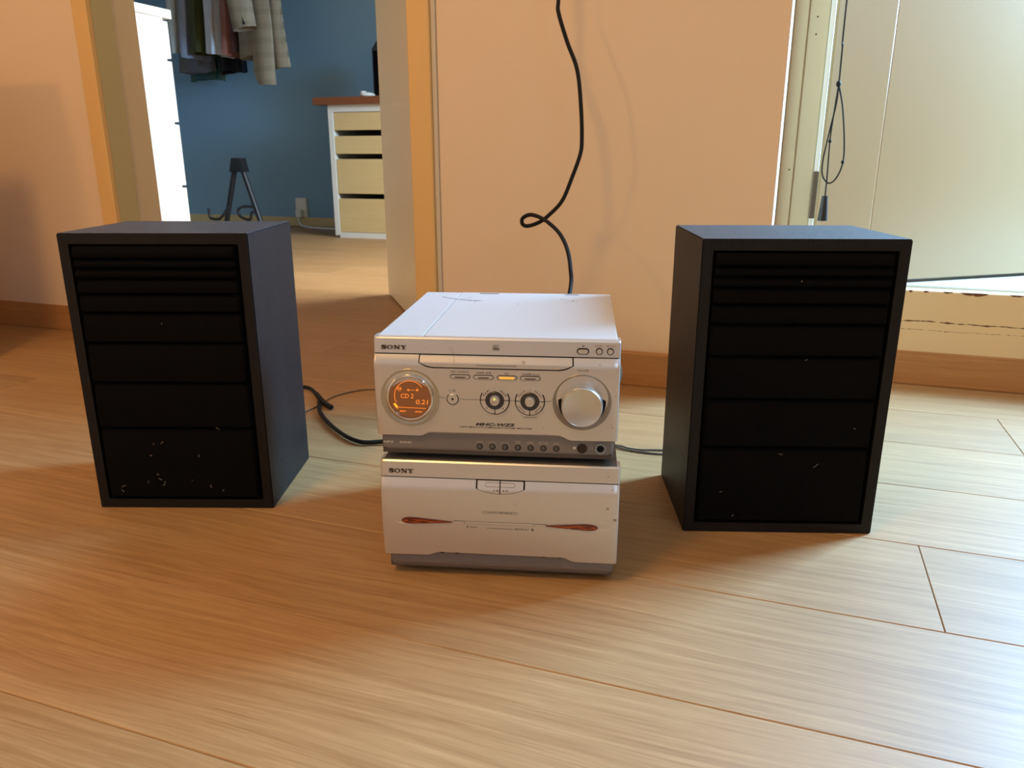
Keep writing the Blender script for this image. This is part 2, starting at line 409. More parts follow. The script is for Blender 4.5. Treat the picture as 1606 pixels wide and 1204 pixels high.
# door frame of the bedroom doorway
fr = bmesh.new()
struct('trim_12', B(-1.588, -1.5435, YW + .002, 1.545, 0, 2.06), mat('olive_lit_frame', '#C0B486', .5), 'olive lit reveal of the left door frame post')  # greener tone stands in for the cooler light on this face
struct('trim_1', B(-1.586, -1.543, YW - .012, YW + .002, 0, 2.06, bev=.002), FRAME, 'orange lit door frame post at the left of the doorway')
struct('trim_2', B(-1.600, -1.548, 1.545, 1.622, 0, 2.06, bev=.002), mat('tan_lit_frame', '#D6C4A0', .5), 'inner beige lit reveal of the left door frame post')  # beige tone stands in for the mixed light on this reveal
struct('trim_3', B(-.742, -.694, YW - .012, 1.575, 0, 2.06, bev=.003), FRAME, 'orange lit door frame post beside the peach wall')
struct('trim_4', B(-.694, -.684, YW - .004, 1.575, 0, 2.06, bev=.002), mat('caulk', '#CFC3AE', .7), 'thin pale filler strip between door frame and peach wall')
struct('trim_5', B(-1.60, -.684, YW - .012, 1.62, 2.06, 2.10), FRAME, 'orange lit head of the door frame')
# bedroom door, swung open into the blue room
da = math.atan2(2.237 - 1.585, -1.228 + .742)
d1 = struct('door_1', B(0, .818, -.04, 0, .006, 2.05, bev=.002), mat('cream_door_paint', '#E4D3AE', .4, var=.02, vscale=2), 'cream bedroom door standing open beside the doorway')
d1.location = (-.742, 1.585, 0); d1.rotation_euler = (0, 0, da)
hd = bmesh.new(); tube(hd, [(.76, 0, 1.02), (.76, .05, 1.02), (.64, .05, 1.02)], .009); tube(hd, [(.76, -.04, 1.02), (.76, -.09, 1.02), (.64, -.09, 1.02)], .009)
link('door_handle', hd, ALU, d1, smooth=True)

# ------------------------------------------------------------------ balcony door side
struct('wall_sill', B(-.030, 1.6, 1.668, 1.712, 0, .1895, bev=.003), SILLP, 'cream sill wall with cracked and chipped paint')
struct('trim_6', B(-.030, -.004, 1.664, 1.80, .19, 2.14, bev=.003), TRIM, 'outer board of the cream balcony door frame')
struct('trim_7', B(-.004, .034, 1.672, 1.80, .19, 2.14, bev=.003), TRIM, 'inner board of the cream balcony door frame')
struct('trim_8', B(.034, .043, 1.664, 1.69, .19, 2.14, bev=.002), WHITE, 'white painted edge strip of the balcony door frame')
struct('trim_9', B(1.43, 1.50, 1.668, 1.80, .19, 2.14, bev=.003), TRIM, 'right post of the balcony door frame')
struct('trim_10', B(-.03, 1.50, 1.668, 1.80, 2.08, 2.14, bev=.003), TRIM, 'head of the balcony door frame')
struct('trim_11', B(.043, 1.43, 1.700, 1.7125, .1885, .1935, bev=.001), ALU, 'grey metal threshold strip on the balcony sill')
chp = bmesh.new(); rc_ = random.Random(4)
for x, wd_, h_ in ((.262, .008, .004), (.300, .016, .003), (.345, .046, .006), (.415, .022, .003), (.44, .008, .0025), (.235, .006, .005)):
    n_ = 9; up_ = [(x - wd_ / 2 + wd_ * i / n_, .1893) for i in range(n_ + 1)]
    dn_ = [(x - wd_ / 2 + wd_ * i / n_, .1885 - h_ * math.sin(PI * i / n_) ** .5 * rc_.uniform(.55, 1)) for i in range(n_, -1, -1)]
    prism(chp, up_ + dn_, 1.6675, 1.669)
link('paint_chips', chp, mat('bare_wood', '#6A4526', .8), bpy.data.objects['wall_sill'], kind='stuff', label='dark chips along the upper edge of the sill')
a2 = math.radians(36.3)
lf = bmesh.new()
LZ0, LZ1, LG = .184, 2.07, .92
box(lf, 0, .139, 0, .045, LZ0, LZ1, bev=.003)                       # hinge stile
d2 = struct('door_2', lf, mat('cream_panel_paint', '#AE8A60', .3, var=.025, vscale=2), 'cream balcony door swung outward behind the right speaker')
d2.location = (.047, 1.704, 0); d2.rotation_euler = (0, 0, a2)
link('door_panel', B(.1388, .70, .0006, .045, LZ0, LG, bev=.0012), MATS['cream_panel_paint'], d2)
sb = bmesh.new(); box(sb, .70, .80, 0, .045, LZ0, LZ1, bev=.003); box(sb, .1405, .70, 0, .045, LZ1 - .1, LZ1, bev=.003)
link('door_rail', sb, MATS['cream_panel_paint'], d2)
link('pane', B(.139, .70, .02, .024, LG, LZ1 - .1), GLASS, d2)
link('strike_plate', B(.0335, .0435, 1.6615, 1.675, .322, .412, bev=.001), STEEL, bpy.data.objects['trim_8'])
for x, z in ((.012, .690), (.012, .660), (-.012, .415)):
    link('nail_hole', lathe(bmesh.new(), x, 1.6722 if x > 0 else 1.6642, z, [(.0017, -.001), (.0017, .0004), (0, .0004)], 10), SUB, bpy.data.objects['trim_7'])
struct('balcony_floor', B(-.03, 2.6, 1.7125, 4.3, .02, .176), TERR, 'pale speckled terrazzo floor of the balcony seen under the door')

# ------------------------------------------------------------------ loudspeakers
def loudspeaker(loc, rz, label, ribs, lint_seed, nl):
    W, D, H = .2275, .1735, .3545
    t = thing('loudspeaker', label, 'speaker', loc, rz, 'pair of black loudspeakers')
    th = .0125; rec = .010
    # cabinet: mitred front frame around a recess
    c = bmesh.new()
    def q(*p): return c.faces.new([c.verts.new(v) for v in p])
    o = [(0, 0, 0), (W, 0, 0), (W, 0, H), (0, 0, H)]
    i = [(th, 0, th), (W - th, 0, th), (W - th, 0, H - th), (th, 0, H - th)]
    ir = [(x, rec, z) for x, y, z in i]; bk = [(x, D, z) for x, y, z in o]
    for k in range(4):
        j = (k + 1) % 4
        q(o[k], o[j], i[j], i[k]); q(i[k], i[j], ir[j], ir[k])
        if k != 2: q(o[k], bk[k], bk[j], o[j])
    q(*ir); q(*bk[::-1]); q(o[2], bk[2], bk[3], o[3])
    bmesh.ops.remove_doubles(c, verts=c.verts, dist=1e-6)
    es = [e for e in c.edges if len(e.link_faces) == 2 and any(abs(v.co.y) < 1e-6 or abs(v.co.y - D) < 1e-6 for v in e.verts) and
          all((abs(v.co.x) < 1e-6 or abs(v.co.x - W) < 1e-6) and (abs(v.co.z) < 1e-6 or abs(v.co.z - H) < 1e-6) for v in e.verts)]
    bmesh.ops.bevel(c, geom=es, offset=.0012, segments=2, affect='EDGES')
    link('cabinet', c, VINYL, t)
    # foam grille: backing plus moulded ribs growing taller downwards
    g0, g1 = th + .0022, W - th - .0030; gz0, gz1 = th + .002, H - th - .0015
    g = link('grille', B(g0, g1, .006, .0095, gz0, gz1), FOAM, t)
    n = len(ribs) - 1
    for k in range(n):
        za = gz1 - (gz1 - gz0) * ribs[k + 1]; zb = gz1 - (gz1 - gz0) * ribs[k]
        h = zb - za; up = -.0045 + .0022 * (k / n)
        # profile: soft upper shoulder that slopes out then tucks back in a groove
        m = bmesh.new()
        prof = [(.0062, za + .0002), (.0032, za + .0008), (up + .0006, za + .0030), (up, za + h * .5),
                (up + .0013, zb - min(.007, h * .34)), (up + .0042, zb - .0020), (.0062, zb - .0002)]
        L0 = [m.verts.new((g0 + .0015, y, z)) for y, z in prof]; Lm = [m.verts.new((g0 + .004, y, z)) for y, z in prof]
        Rm = [m.verts.new((g1 - .004, y, z)) for y, z in prof]; R0 = [m.verts.new((g1 - .0015, y, z)) for y, z in prof]
        for v in L0 + R0: v.co.y = min(.0062, v.co.y + .003)
        for A_, B_ in ((L0, Lm), (Lm, Rm), (Rm, R0)):
            for s in range(len(prof) - 1): m.faces.new((A_[s], B_[s], B_[s + 1], A_[s + 1]))
        m.faces.new(L0); m.faces.new(R0[::-1]); m.faces.new([L0[0], Lm[0], Rm[0], R0[0], R0[-1], Rm[-1], Lm[-1], L0[-1]])
        link('grille_rib', m, FOAM, g, smooth=True)
    # bits of lint caught on the foam
    rr = random.Random(lint_seed); l = bmesh.new()
    for k in range(nl):
        x = rr.uniform(g0 + .02, g1 - .01); z = gz0 + (gz1 - gz0) * rr.choice([rr.uniform(.02, .25), rr.uniform(.02, .98)])
        p = Vector((x, -.0045, z)); P = [p]
        for s in range(3): p = p + Vector((rr.uniform(-.0022, .0022), rr.uniform(-.0005, .0002), rr.uniform(-.0020, .0020))); P.append(p)
        tube(l, P, .00026, 4)
    link('lint', l, LINT, t, kind='stuff', label='pale specks of lint on the black foam')
    ft = bmesh.new(); link('top_sheen', B(.0012, W - .0012, .0012, D - .0012, H - .0002, H + .0003), VINYL_SHEEN, t)  # thin sheet that carries the sheen painted on the cabinet top
    # rear terminal plate with its two wire clips
    tp = link('terminal_plate', B(.075, .155, D - .001, D + .004, .06, .12, bev=.001), BLK, t)
    cl = bmesh.new(); box(cl, .092, .106, D + .004, D + .012, .08, .10, bev=.001); box(cl, .122, .136, D + .004, D + .012, .08, .10, bev=.001)
    link('wire_clip', cl, mat('clip_red', (.3, .02, .015), .4), tp)
    return t
RIB = [0, .053, .086, .120, .178, .244, .357, .510, .692, 1.0]
RIB = [0, .05, .085, .122, .180, .250, .365, .522, .705, 1.0]
loudspeaker((-.8163, .6860, 0), math.radians(18.81), 'black loudspeaker left of the stereo, its ribbed foam grille dusted with pale lint', RIB, 5, 16)
loudspeaker((-.0885, .8735, 0), math.radians(17.70), 'black loudspeaker right of the stereo, in front of the sill, its top tinted with a blue sheen', RIB, 11, 7)

# low cabinet added out of view: its edge draws the upright shade lines on the left wall
tc_ = thing('shade_cabinet', 'low white cabinet added out of view to shade the left wall', 'cabinet', (-2.0, .92, 0))
link('carcass', B(-.34, .315, -.18, .30, 0, .66, bev=.002), WHITE, tc_)
for x0_, x1_ in ((-.34, -.014), (-.010, .315)):
    d_ = link('door', B(x0_ + .002, x1_ - .002, -.20, -.181, .05, .65, bev=.001), WHITE, tc_)
    link('knob', lathe(bmesh.new(), -.03 if x0_ < -.1 else   .026, -.20, .5, [(.006, 0), (.006, .012), (.013, .018), (.010, .026), (0, .027)], 16), ALU, d_, smooth=True)

# ------------------------------------------------------------------ stereo
HX, HY, HA = -.3839, .6614, .25
HW = .2478
def unit(name, label, cat, z0, dx=0., dy=0.):
    c, s = math.cos(HA), math.sin(HA)
    t = thing(name, label, cat, (HX + dx * c - dy * s, HY + dx * s + dy * c, z0), HA)
    def part(nm, bm, m, parent=None, **k):
        o = link(nm, bm, m, parent or t, **k)
        if parent is None: o.location = (0, 0, -z0)
        return o
    return t, part
CAMA, CAMB, CAMZ = .209, .736, .4428
def FX(a, z, d):                                     # a measured point on the plane y=0 moved onto depth -d
    k = (CAMB - d) / CAMB
    return CAMA + (a - CAMA) * k, CAMZ + (z - CAMZ) * k

def panel(bm, W, ztop, zbot, bf, back, nrow, a_in=.0, r=.003, chamf=None):
    """shaped moulding: front y = bf(z), rounded ends, lower edge zbot(a)"""
    cols = [a_in, a_in + r * .1, a_in + r * .35, a_in + r] + [a_in + r + (W - 2 * r) * k / 60 for k in range(1, 60)] + [a_in + W - r, a_in + W - r * .35, a_in + W - r * .1, a_in + W]
    G = []
    for a in cols:
        e = min(a - a_in, a_in + W - a); y_in = 0.
        if e < r: y_in = r - math.sqrt(max(0, r * r - (r - e) ** 2))
        zb = zbot(a); col = []
        for k in range(nrow + 1):
            z = ztop + (zb - ztop) * k / nrow
            col.append(bm.verts.new((a, bf(z) + y_in, z)))
        if chamf:
            dz, dy = chamf(a); col.append(bm.verts.new((a, bf(zb) + dy + y_in, zb - dz)))
            G.append(col); continue
        G.append(col)
    n = len(G[0])
    for i in range(len(G) - 1):
        for k in range(n - 1): bm.faces.new((G[i][k], G[i][k + 1], G[i + 1][k + 1], G[i + 1][k]))
    # back rim
    ring = [G[0][k] for k in range(n)] + [G[i][n - 1] for i in range(1, len(G))] + [G[-1][k] for k in range(n - 2, -1, -1)] + [G[i][0] for i in range(len(G) - 2, 0, -1)]
    bk = [bm.verts.new((v.co.x, back, v.co.z)) for v in ring]
    m = len(ring)
    for i in range(m): bm.faces.new((ring[i], bk[i], bk[(i + 1) % m], ring[(i + 1) % m]))
    return bm

def interp(x, P):
    if x <= P[0][0]: return P[0][1]
    for (x0, y0), (x1, y1) in zip(P, P[1:]):
        if x <= x1:
            t = (x - x0) / (x1 - x0); return y0 + (y1 - y0) * t
    return P[-1][1]
def sinterp(x, P):
    if x <= P[0][0]: return P[0][1]
    for (x0, y0), (x1, y1) in zip(P, P[1:]):
        if x <= x1:
            t = (x - x0) / (x1 - x0); t = t * t * (3 - 2 * t); return y0 + (y1 - y0) * t
    return P[-1][1]

# slab-serif maker's mark as on both front panels
def logo(bm, a0, a1, z0, z1, y):
    W = (a1 - a0); H = z1 - z0
    def P(pts, yy=None): prism(bm, [(a0 + x * W, z0 + z * H) for x, z in pts], y - .0006, y + .001)
    def stroke(path, wd):
        pts = [Vector((a0 + x * W, z0 + z * H)) for x, z in path]; n = len(pts); Lp = []; Rp = []
        for i in range(n):
            d = (pts[min(i + 1, n - 1)] - pts[max(i - 1, 0)]).normalized(); q = Vector((-d.y, d.x)) * .5
            wv = wd(i / (n - 1)) if callable(wd) else wd
            Lp.append(pts[i] + q * wv); Rp.append(pts[i] - q * wv)
        for i in range(n - 1):
            prism(bm, [tuple(Lp[i]), tuple(Lp[i + 1]), tuple(Rp[i + 1]), tuple(Rp[i])], y - .0006, y + .001)
    # S
    S = [(.185, .72), (.165, .83), (.12, .90), (.07, .88), (.04, .76), (.06, .62), (.11, .52), (.165, .42), (.19, .28), (.165, .14), (.11, .09), (.06, .12), (.03, .24)]
    S = [tuple(p)[:2] for p in smooth_path([(x, z, 0) for x, z in S], 4)]
    stroke(S, lambda t: W * (.020 + .042 * math.sin(PI * t)))
    P([(.178, .66), (.205, .66), (.205, 1.), (.178, 1.)]); P([(.012, 0), (.036, 0), (.036, .34), (.012, .34)])
    # O
    n = 28
    for i in range(n):
        t0, t1 = 2 * PI * i / n, 2 * PI * (i + 1) / n
        f = lambda t, rx, rz: (.355 + rx * math.cos(t), .5 + rz * math.sin(t))
        P([f(t0, .125, .5), f(t1, .125, .5), f(t1, .065, .38), f(t0, .065, .38)])
    # N
    P([(.50, 0), (.59, 0), (.59, .10), (.56, .10), (.56, .90), (.50, .90)][0:0] or [(.505, 0), (.605, 0), (.605, .11), (.57, .11), (.57, .89), (.54, .89), (.54, .11), (.505, .11)])
    P([(.505, .89), (.605, .89), (.725, .22), (.725, 0), (.68, 0), (.54, .80), (.505, .89)][:-1]); P([(.505, .89), (.60, .89), (.60, 1.), (.505, 1.)])
    P([(.675, .89), (.765, .89), (.765, 1.), (.675, 1.)]); P([(.70, 0), (.735, 0), (.735, .89), (.70, .89)])
    # Y
    P([(.79, .89), (.90, .89), (.90, 1.), (.79, 1.)]); P([(.935, .89), (1.0, .89), (1.0, 1.), (.935, 1.)])
    P([(.81, .89), (.875, .89), (.925, .52), (.925, .40), (.87, .40)]); P([(.955, .89), (.98, .89), (.925, .42), (.895, .46)])
    P([(.865, .10), (.925, .10), (.925, .48), (.865, .48)]); P([(.83, 0), (.96, 0), (.96, .11), (.83, .11)])
    return bm

# ---- receiver
t, part = unit('stereo_receiver', 'silver stereo receiver with round amber display and volume knob, stacked on the cassette deck', 'stereo', .137)
def bfU(z):
    if z >= .2512: return 0.
    if z >= .2440: return -.0042 * (.2512 - z) / .0072
    s = (.2440 - z) / .0795
    return -.0042 + .0042 * s - .0016 * 4 * s * (1 - s)
BU = lambda z: bfU(z)
zb_pts = [(0, .1644), (.0452, .1643), (.0554, .1690), (.1874, .1696), (.2017, .1640), (HW, .1646)]
body = bmesh.new(); box(body, .0045, HW - .0045, .012, .262, .147, .2665, bev=.0015)
part('chassis', body, mat('dark_chassis', (.10, .095, .09), .5))
# top cover folded from sheet metal, with the pressed seam along its left side
cov = bmesh.new()
box(cov, .0035, .0495, .0075, .263, .2655, .2685, bev=.0007); box(cov, .0503, HW - .0035, .0075, .263, .2655, .2688, bev=.0007)
box(cov, .0030, .0048, .012, .263, .150, .2680); box(cov, HW - .0048, HW - .0030, .012, .263, .150, .2680)
part('top_cover', cov, SILVT)
for xa, xb in ((.075, .10), (.186, .204)): part('cover_slot', B(xa, xb, .254, .257, .2680, .2691), DGREY)
sc = bmesh.new()
rs = random.Random(21)
for (a, b, n) in ((.062, .215, 9), (.075, .20, 12), (.196, .215, 16), (.13, .19, 5)):
    for k in range(n):
        x = a + rs.gauss(0, .006); y = b + rs.gauss(0, .006)
        d = Vector((rs.uniform(-1, 1), rs.uniform(-.5, .5), 0)) * .0012
        tube(sc, [(x, y, .2689), (x + d.x, y + d.y, .2689)], .00022, 4)
tube(sc, [(.030, .228, .26855), (.047, .216, .26855), (.056, .208, .2689), (.078, .2035, .2689), (.083, .204, .2689)], .00028, 4)
part('scratches', sc, DGREY, kind='stuff')
tt = bmesh.new(); panel(tt, HW, .2679, lambda a: .2521, lambda z: (z - .2521) * .13 + (.0012 if z > .2675 else 0.), .02, 12)
part('top_trim', tt, SILVER, smooth=True)
part('panel_gap', B(.002, HW - .002, .0025, .02, .1715, .2665), GAPM)
fp = bmesh.new()
panel(fp, HW, .2509, lambda a: sinterp(a, zb_pts), bfU, .02, 22,
      chamf=lambda a: (.0028 * max(0, min(1, (a - .045) / .010, (.2015 - a) / .014)), .0035 * max(0.01, min(1, (a - .045) / .010, (.2015 - a) / .014))))
FPo = part('front_panel', fp, SILVER, smooth=True)
part('logo', logo(bmesh.new(), .0080, .0338, .2560, .2600, .0006), mat('logo_metal', (.075, .05, .03), .3, metal=.5), smooth=False)

# CD tray
def tray_pts(inset):
    P = []
    x0, x1, zt, zs, zb = .0470 + inset, .2016 - inset, .2517 - inset * .5, .2437, .2384 + inset
    P += [(x0, zt), (x0 - .0004, zs + inset * .3)]
    for k in range(1, 9):
        u = k / 8; P.append((x0 + .0145 * u, zs + inset * .3 + (zb - zs - inset * .3) * (1 - (1 - u) ** 2)))
    for k in range(8):
        u = 1 - k / 8; P.append((x1 - .0145 * u, zs + inset * .3 + (zb - zs - inset * .3) * (1 - (1 - u) ** 2)))
    P += [(x1 + .0004, zs + inset * .3), (x1, zt)]
    return P
def shell(bm, pts, bf, d, nz=10):
    """plate that follows the front: pts outline (first and last at the top), proud by d"""
    zs = [p[1] for p in pts]; zt, zb = max(zs), min(zs)
    def span(z):
        xs = []
        for (xa, za), (xb, zb_) in zip(pts, pts[1:]):
            if (za - z) * (zb_ - z) <= 0 and abs(za - zb_) > 1e-9: xs.append(xa + (xb - xa) * (z - za) / (zb_ - za))
        return (min(xs), max(xs)) if xs else None
    rows = []
    for k in range(nz + 1):
        z = zt - 1e-5 + (zb + 2e-5 - zt) * k / nz; s = span(z)
        if s: rows.append((z, s))
    F = [[bm.verts.new((s[0] + (s[1] - s[0]) * i / 12, bf(z) - d, z)) for i in range(13)] for z, s in rows]
    K = [[bm.verts.new((s[0] + (s[1] - s[0]) * i / 12, bf(z) + .003, z)) for i in range(13)] for z, s in rows]
    for a in range(len(F) - 1):
        for i in range(12):
            bm.faces.new((F[a][i], F[a + 1][i], F[a + 1][i + 1], F[a][i + 1])); bm.faces.new((K[a][i], K[a][i + 1], K[a + 1][i + 1], K[a + 1][i]))
        for i in (0, 12): bm.faces.new((F[a][i], K[a][i], K[a + 1][i], F[a + 1][i]))
    for a in (0, -1):
        for i in range(12): bm.faces.new((F[a][i], F[a][i + 1], K[a][i + 1], K[a][i]))
    return bm
bft = lambda z: bfU(min(z, .2508))
part('tray_gap', shell(bmesh.new(), tray_pts(0), bft, .00015, 16), GAPM, smooth=True)
tr = part('disc_tray', shell(bmesh.new(), tray_pts(.0013), bft, .0007, 16), SILVER, smooth=True)

# top right buttons
def pbutton(nm, pts_o, pts_i, y, d, m, parent=None, lab=None):
    o = part(nm, prism(bmesh.new(), pts_i, y - d, y + .002, bev=.0006), m, label=lab)
    link('button_gap', prism(bmesh.new(), pts_o, y - .00025, y + .002), GAPM, o)
    return o
pbutton('eject_button', pill(.2106, .2579, .0121, .0060), pill(.2106, .2579, .0100, .0042), 0, .0016, SILVER)
for cx in (.2266, .2374): pbutton('dub_button', circ(cx, .2581, .0034), circ(cx, .2581, .00262), 0, .0016, SILVER)

# display
dx, dz = FX(.0358, .2052, .005); yD = bfU(dz)
ds = part('display', lathe(bmesh.new(), dx, yD, dz, [(.0212, -.002), (.0212, .0004), (.0, .0012)]), SCREEN, smooth=True, label='round amber display screen')
bz = part('display_bezel', lathe(bmesh.new(), dx, yD, dz, [(.0303, -.003), (.0303, .0004), (.0298, .0009), (.0290, .0009), (.0262, .0002), (.0240, .0010), (.0238, -.002)], 72), CHAMP, smooth=True)
link('chrome_ring', lathe(bmesh.new(), dx, yD, dz, [(.0243, -.002), (.0243, .0010), (.0238, .0027), (.0228, .0034), (.0219, .0027), (.0213, .0008), (.0211, -.002)], 72), CHROME, bz, smooth=True)
gl = bmesh.new(); bD = lambda z: yD - .0014
def ex(px, py): return dx + .0000467 * (px - 615), dz + .0000480 * (598 - py)
rA = .0160; acx, acz = dx + .0002, dz + .0018
ribbon(gl, [(acx + rA * math.cos(t), acz + rA * math.sin(t)) for t in [math.radians(38 + (205 - 38) * k / 48) for k in range(49)]], .00055, bD)
ribbon(gl, [ex(325, 858), ex(358, 812), ex(960, 826)], .0005, bD)
text(gl, 'CD 2', *ex(552, 558), w_=.0130, h_=.0047, bf=bD, shear=.12)
text(gl, '0.21', *ex(879, 686), w_=.0125, h_=.0047, bf=bD, shear=.12)
ribbon(gl, [(ex(390, 402)[0] + .0020 * math.cos(t), ex(390, 402)[1] + .0020 * math.sin(t)) for t in [2 * PI * k / 20 for k in range(21)]], .0004, bD)
ribbon(gl, [ex(345, 402), ex(435, 402)], .0008, bD)
for px in (575, 605, 765, 795): flat(gl, pill(*ex(px, 426), .0013, .0020, 3), bD)
ribbon(gl, [ex(770, 400), ex(800, 385)], .0004, bD)
for px in (650, 680, 710): ribbon(gl, [ex(px - 9, 426), ex(px + 9, 426)], .0006, bD)
text(gl, 'EFFECT', *ex(450, 900), w_=.0066, h_=.0017, bf=bD, bold=.02); text(gl, 'GROOVE', *ex(795, 903), w_=.0070, h_=.0015, bf=bD, bold=.02)
link('display_segments', gl, GLOW, ds, label='glowing orange display digits CD 2 0.21', kind='stuff')
gb = bmesh.new(); flat(gb, [ex(242, 735), ex(285, 722), ex(348, 802), ex(312, 838), ex(272, 792)], bD); link('level_bar', gb, GLOW2, ds)

# groove line across the middle and its collars
for P in (((.0655, .2078), (.0690, .2055), (.0722, .2052)), ((.0866, .2056), (.0890, .2047), (.1085, .2047)), ((.1380, .2047), (.1436, .2047)), ((.1740, .2047), (.1795, .2049), (.1812, .2075))):
    part('groove_line', ribbon(bmesh.new(), [FX(a, z, .005) for a, z in P], .0004, BU, .00012), DGREY)
# power button
px_, pz_ = FX(.0797, .2047, .005); yP = bfU(pz_)
pb = part('power_button', lathe(bmesh.new(), px_, yP, pz_, [(.0054, -.002), (.0054, .0006), (.0049, .0011), (.0, .0009)], 40), SILVER, smooth=True)
link('button_gap', lathe(bmesh.new(), px_, yP, pz_, [(.0062, -.002), (.0062, .0002), (.0053, .0002), (.0053, -.002)], 40), GAPM, pb)
link('standby_lamp', lathe(bmesh.new(), px_, yP - .0009, pz_ + .0001, [(.0012, -.001), (.0012, .0003), (0, .0004)], 16), BLK, pb, smooth=True)

# function buttons
FBX = (.0881, .1118, .1355, .1589)
for i, a in enumerate(FBX):
    x, z = FX(a, .2291, .004); y = bfU(z)
    b = part('function_button', prism(bmesh.new(), pill(x, z, .0192, .0034), y - .0010, y + .002, bev=.0005), SILVER, label='lit orange function button' if i == 2 else None)
    link('button_gap', prism(bmesh.new(), pill(x, z, .0205, .0046), y - .00025, y + .002), GAPM, b)
    if i == 2: link('lamp', prism(bmesh.new(), pill(x - .0002, z - .0001, .0150, .0024), y - .0013, y), LED, b)
    else: link('lamp', prism(bmesh.new(), pill(x, z - .0005, .0112, .0010, 3), y - .0012, y), mat('dark_red_lamp', (.05, .015, .01), .3), b)

# jog dials
def jog(a, z, lit):
    x, z = FX(a, z, .005); y = bfU(z)
    j = part('jog_dial', lathe(bmesh.new(), x, y, z, [(.0152, -.002), (.0152, .0003), (.0088, .0003), (.0088, -.002)], 56), GAPM, smooth=True)
    for k in range(4):
        link('dial_button', sector(bmesh.new(), x, z, .0096, .0141, k * PI / 2 + .035, (k + 1) * PI / 2 - .035, y - .0014, y + .002, bev=.0004), SILVER, j)
    link('dial_ring', lathe(bmesh.new(), x, y, z, [(.0093, -.002), (.0093, .0016), (.0086, .0022), (.0056, .0014), (.0050, -.001)], 48), mat('dark_dial', (.035, .032, .03), .35), j, smooth=True)
    link('dial_centre', lathe(bmesh.new(), x, y, z - .0004, [(.0048, -.001), (.0048, .0036), (.0042, .0044), (.0, .0047)], 36), SILVER, j, smooth=True)
    if lit:
        g = bmesh.new(); flat(g, circ(x, z + .0022, .0011, 14), lambda q: y - .0047, .0003); link('lamp', g, GREEN, j, label='small green lamp')
    return x, z, y
J1 = jog(.1230, .2048, True); J2 = jog(.1586, .2046, False)
# volume knob
kx, kz = .2110, FX(.2110, .2052, .004)[1]; yK = bfU(kz)
kb = part('volume_ring', lathe(bmesh.new(), kx, yK, kz, [(.0293, -.003), (.0293, .0003), (.0288, .0008), (.0280, .0007), (.0240, -.0004), (.0236, -.0010), (.0236, -.006)], 72), mat('dark_champagne_ring', (.30, .275, .235), .3, metal=.75), smooth=True)
link('knob_gap', lathe(bmesh.new(), kx, yK, kz, [(.0237, -.001), (.0237, .0001), (.0150, .0003), (.0, .0003)], 64), GAPM, kb)
kn = part('volume_knob', lathe(bmesh.new(), kx, yK, kz, [(.0205, -.001), (.0206, .002), (.0205, .009), (.0203, .0160), (.0199, .0176), (.0192, .0185), (.0186, .0182), (.0, .0178)], 80), KNOBM, smooth=True, label='large round brushed volume knob')

# lettering
ik = bmesh.new()
def T(s, a, z, w_, h_, d=.004, **k):
    x, zz = FX(a, z, d); text(ik, s, x, zz, w_, h_, bf=k.pop('bf', BU), **k)
T('MD (VIDEO)', .0881, .2338, .0180, .0025); T('TAPE A/B', .1118, .2335, .0152, .0023); T('CD', .1352, .2333, .0044, .0023)
T('TUNER', .1554, .2330, .0100, .0022); T('/BAND', .1645, .2328, .0072, .0015)
T('VOLUME', .2110, .2384, .0116, .0020); T('I / \u0398', .0797, .2142, .0060, .0024)
T('MHC-WZ5', .1232, .1787, .0405, .0034, .002, shear=.25, bold=.045); T('2 BOX MINI HI-FI COMPONENT SYSTEM  MHC-WZ5', .1233, .1752, .0750, .0017, .002, shear=.2, bold=.012)
T('PUSH ENTER', .1588, .1872, .0135, .0013)
T('CD/CD-R/CD-RW/MP3 PLAYBACK', .1247, .2411, .0400, .0015, .0045, bf=lambda z: bft(z) - .0007)
for (cx, cz, cy), labs in ((J1, ('\u25B6\u25B6 +', '- \u25C0\u25C0', 'II', '\u25A0')), (J2, ('MOVIE MODE', 'MUSIC MODE', 'GROOVE', 'SURROUND'))):
    for k, s in enumerate(labs):
        am = PI / 4 + k * PI / 2; x = cx + .0117 * math.cos(am); z = cz + .0117 * math.sin(am)
        if s in ('II',): text(ik, s, x, z, .0016, .0018, bf=lambda q: cy - .0014)
        elif s == '\u25A0': flat(ik, circ(x, z, .0008, 4), lambda q: cy - .0014)
        elif '\u25B6' in s or '\u25C0' in s:
            sgn = 1 if '\u25B6' in s else -1; r0 = am - PI / 2
            for q in (-1.2, 1.6, 4.2):
                ct, st = math.cos(r0), math.sin(r0)
                f = lambda u, v: (x + u * ct - v * st, z + u * st + v * ct)
                o_ = q * .001 * sgn
                flat(ik, [f(o_ - .0010 * sgn, .0009), f(o_ - .0010 * sgn, -.0009), f(o_ + .0010 * sgn, 0)], lambda q_: cy - .0014)
            o_ = -3.4 * .001 * sgn; flat(ik, [f(o_ - .0008, .0002), f(o_ + .0008, .0002), f(o_ + .0008, -.0002), f(o_ - .0008, -.0002)], lambda q_: cy - .0014)
        else: text(ik, s, x, z, .0094, .0015, bf=lambda q: cy - .0014, rot=(am - PI / 2) if k < 2 else am + PI / 2)
flat(ik, [(.2098, .2631), (.2118, .2631), (.2108, .2643)], lambda z: 0.); flat(ik, [(.2098, .2624), (.2118, .2624), (.2118, .2628), (.2098, .2628)], lambda z: 0.)
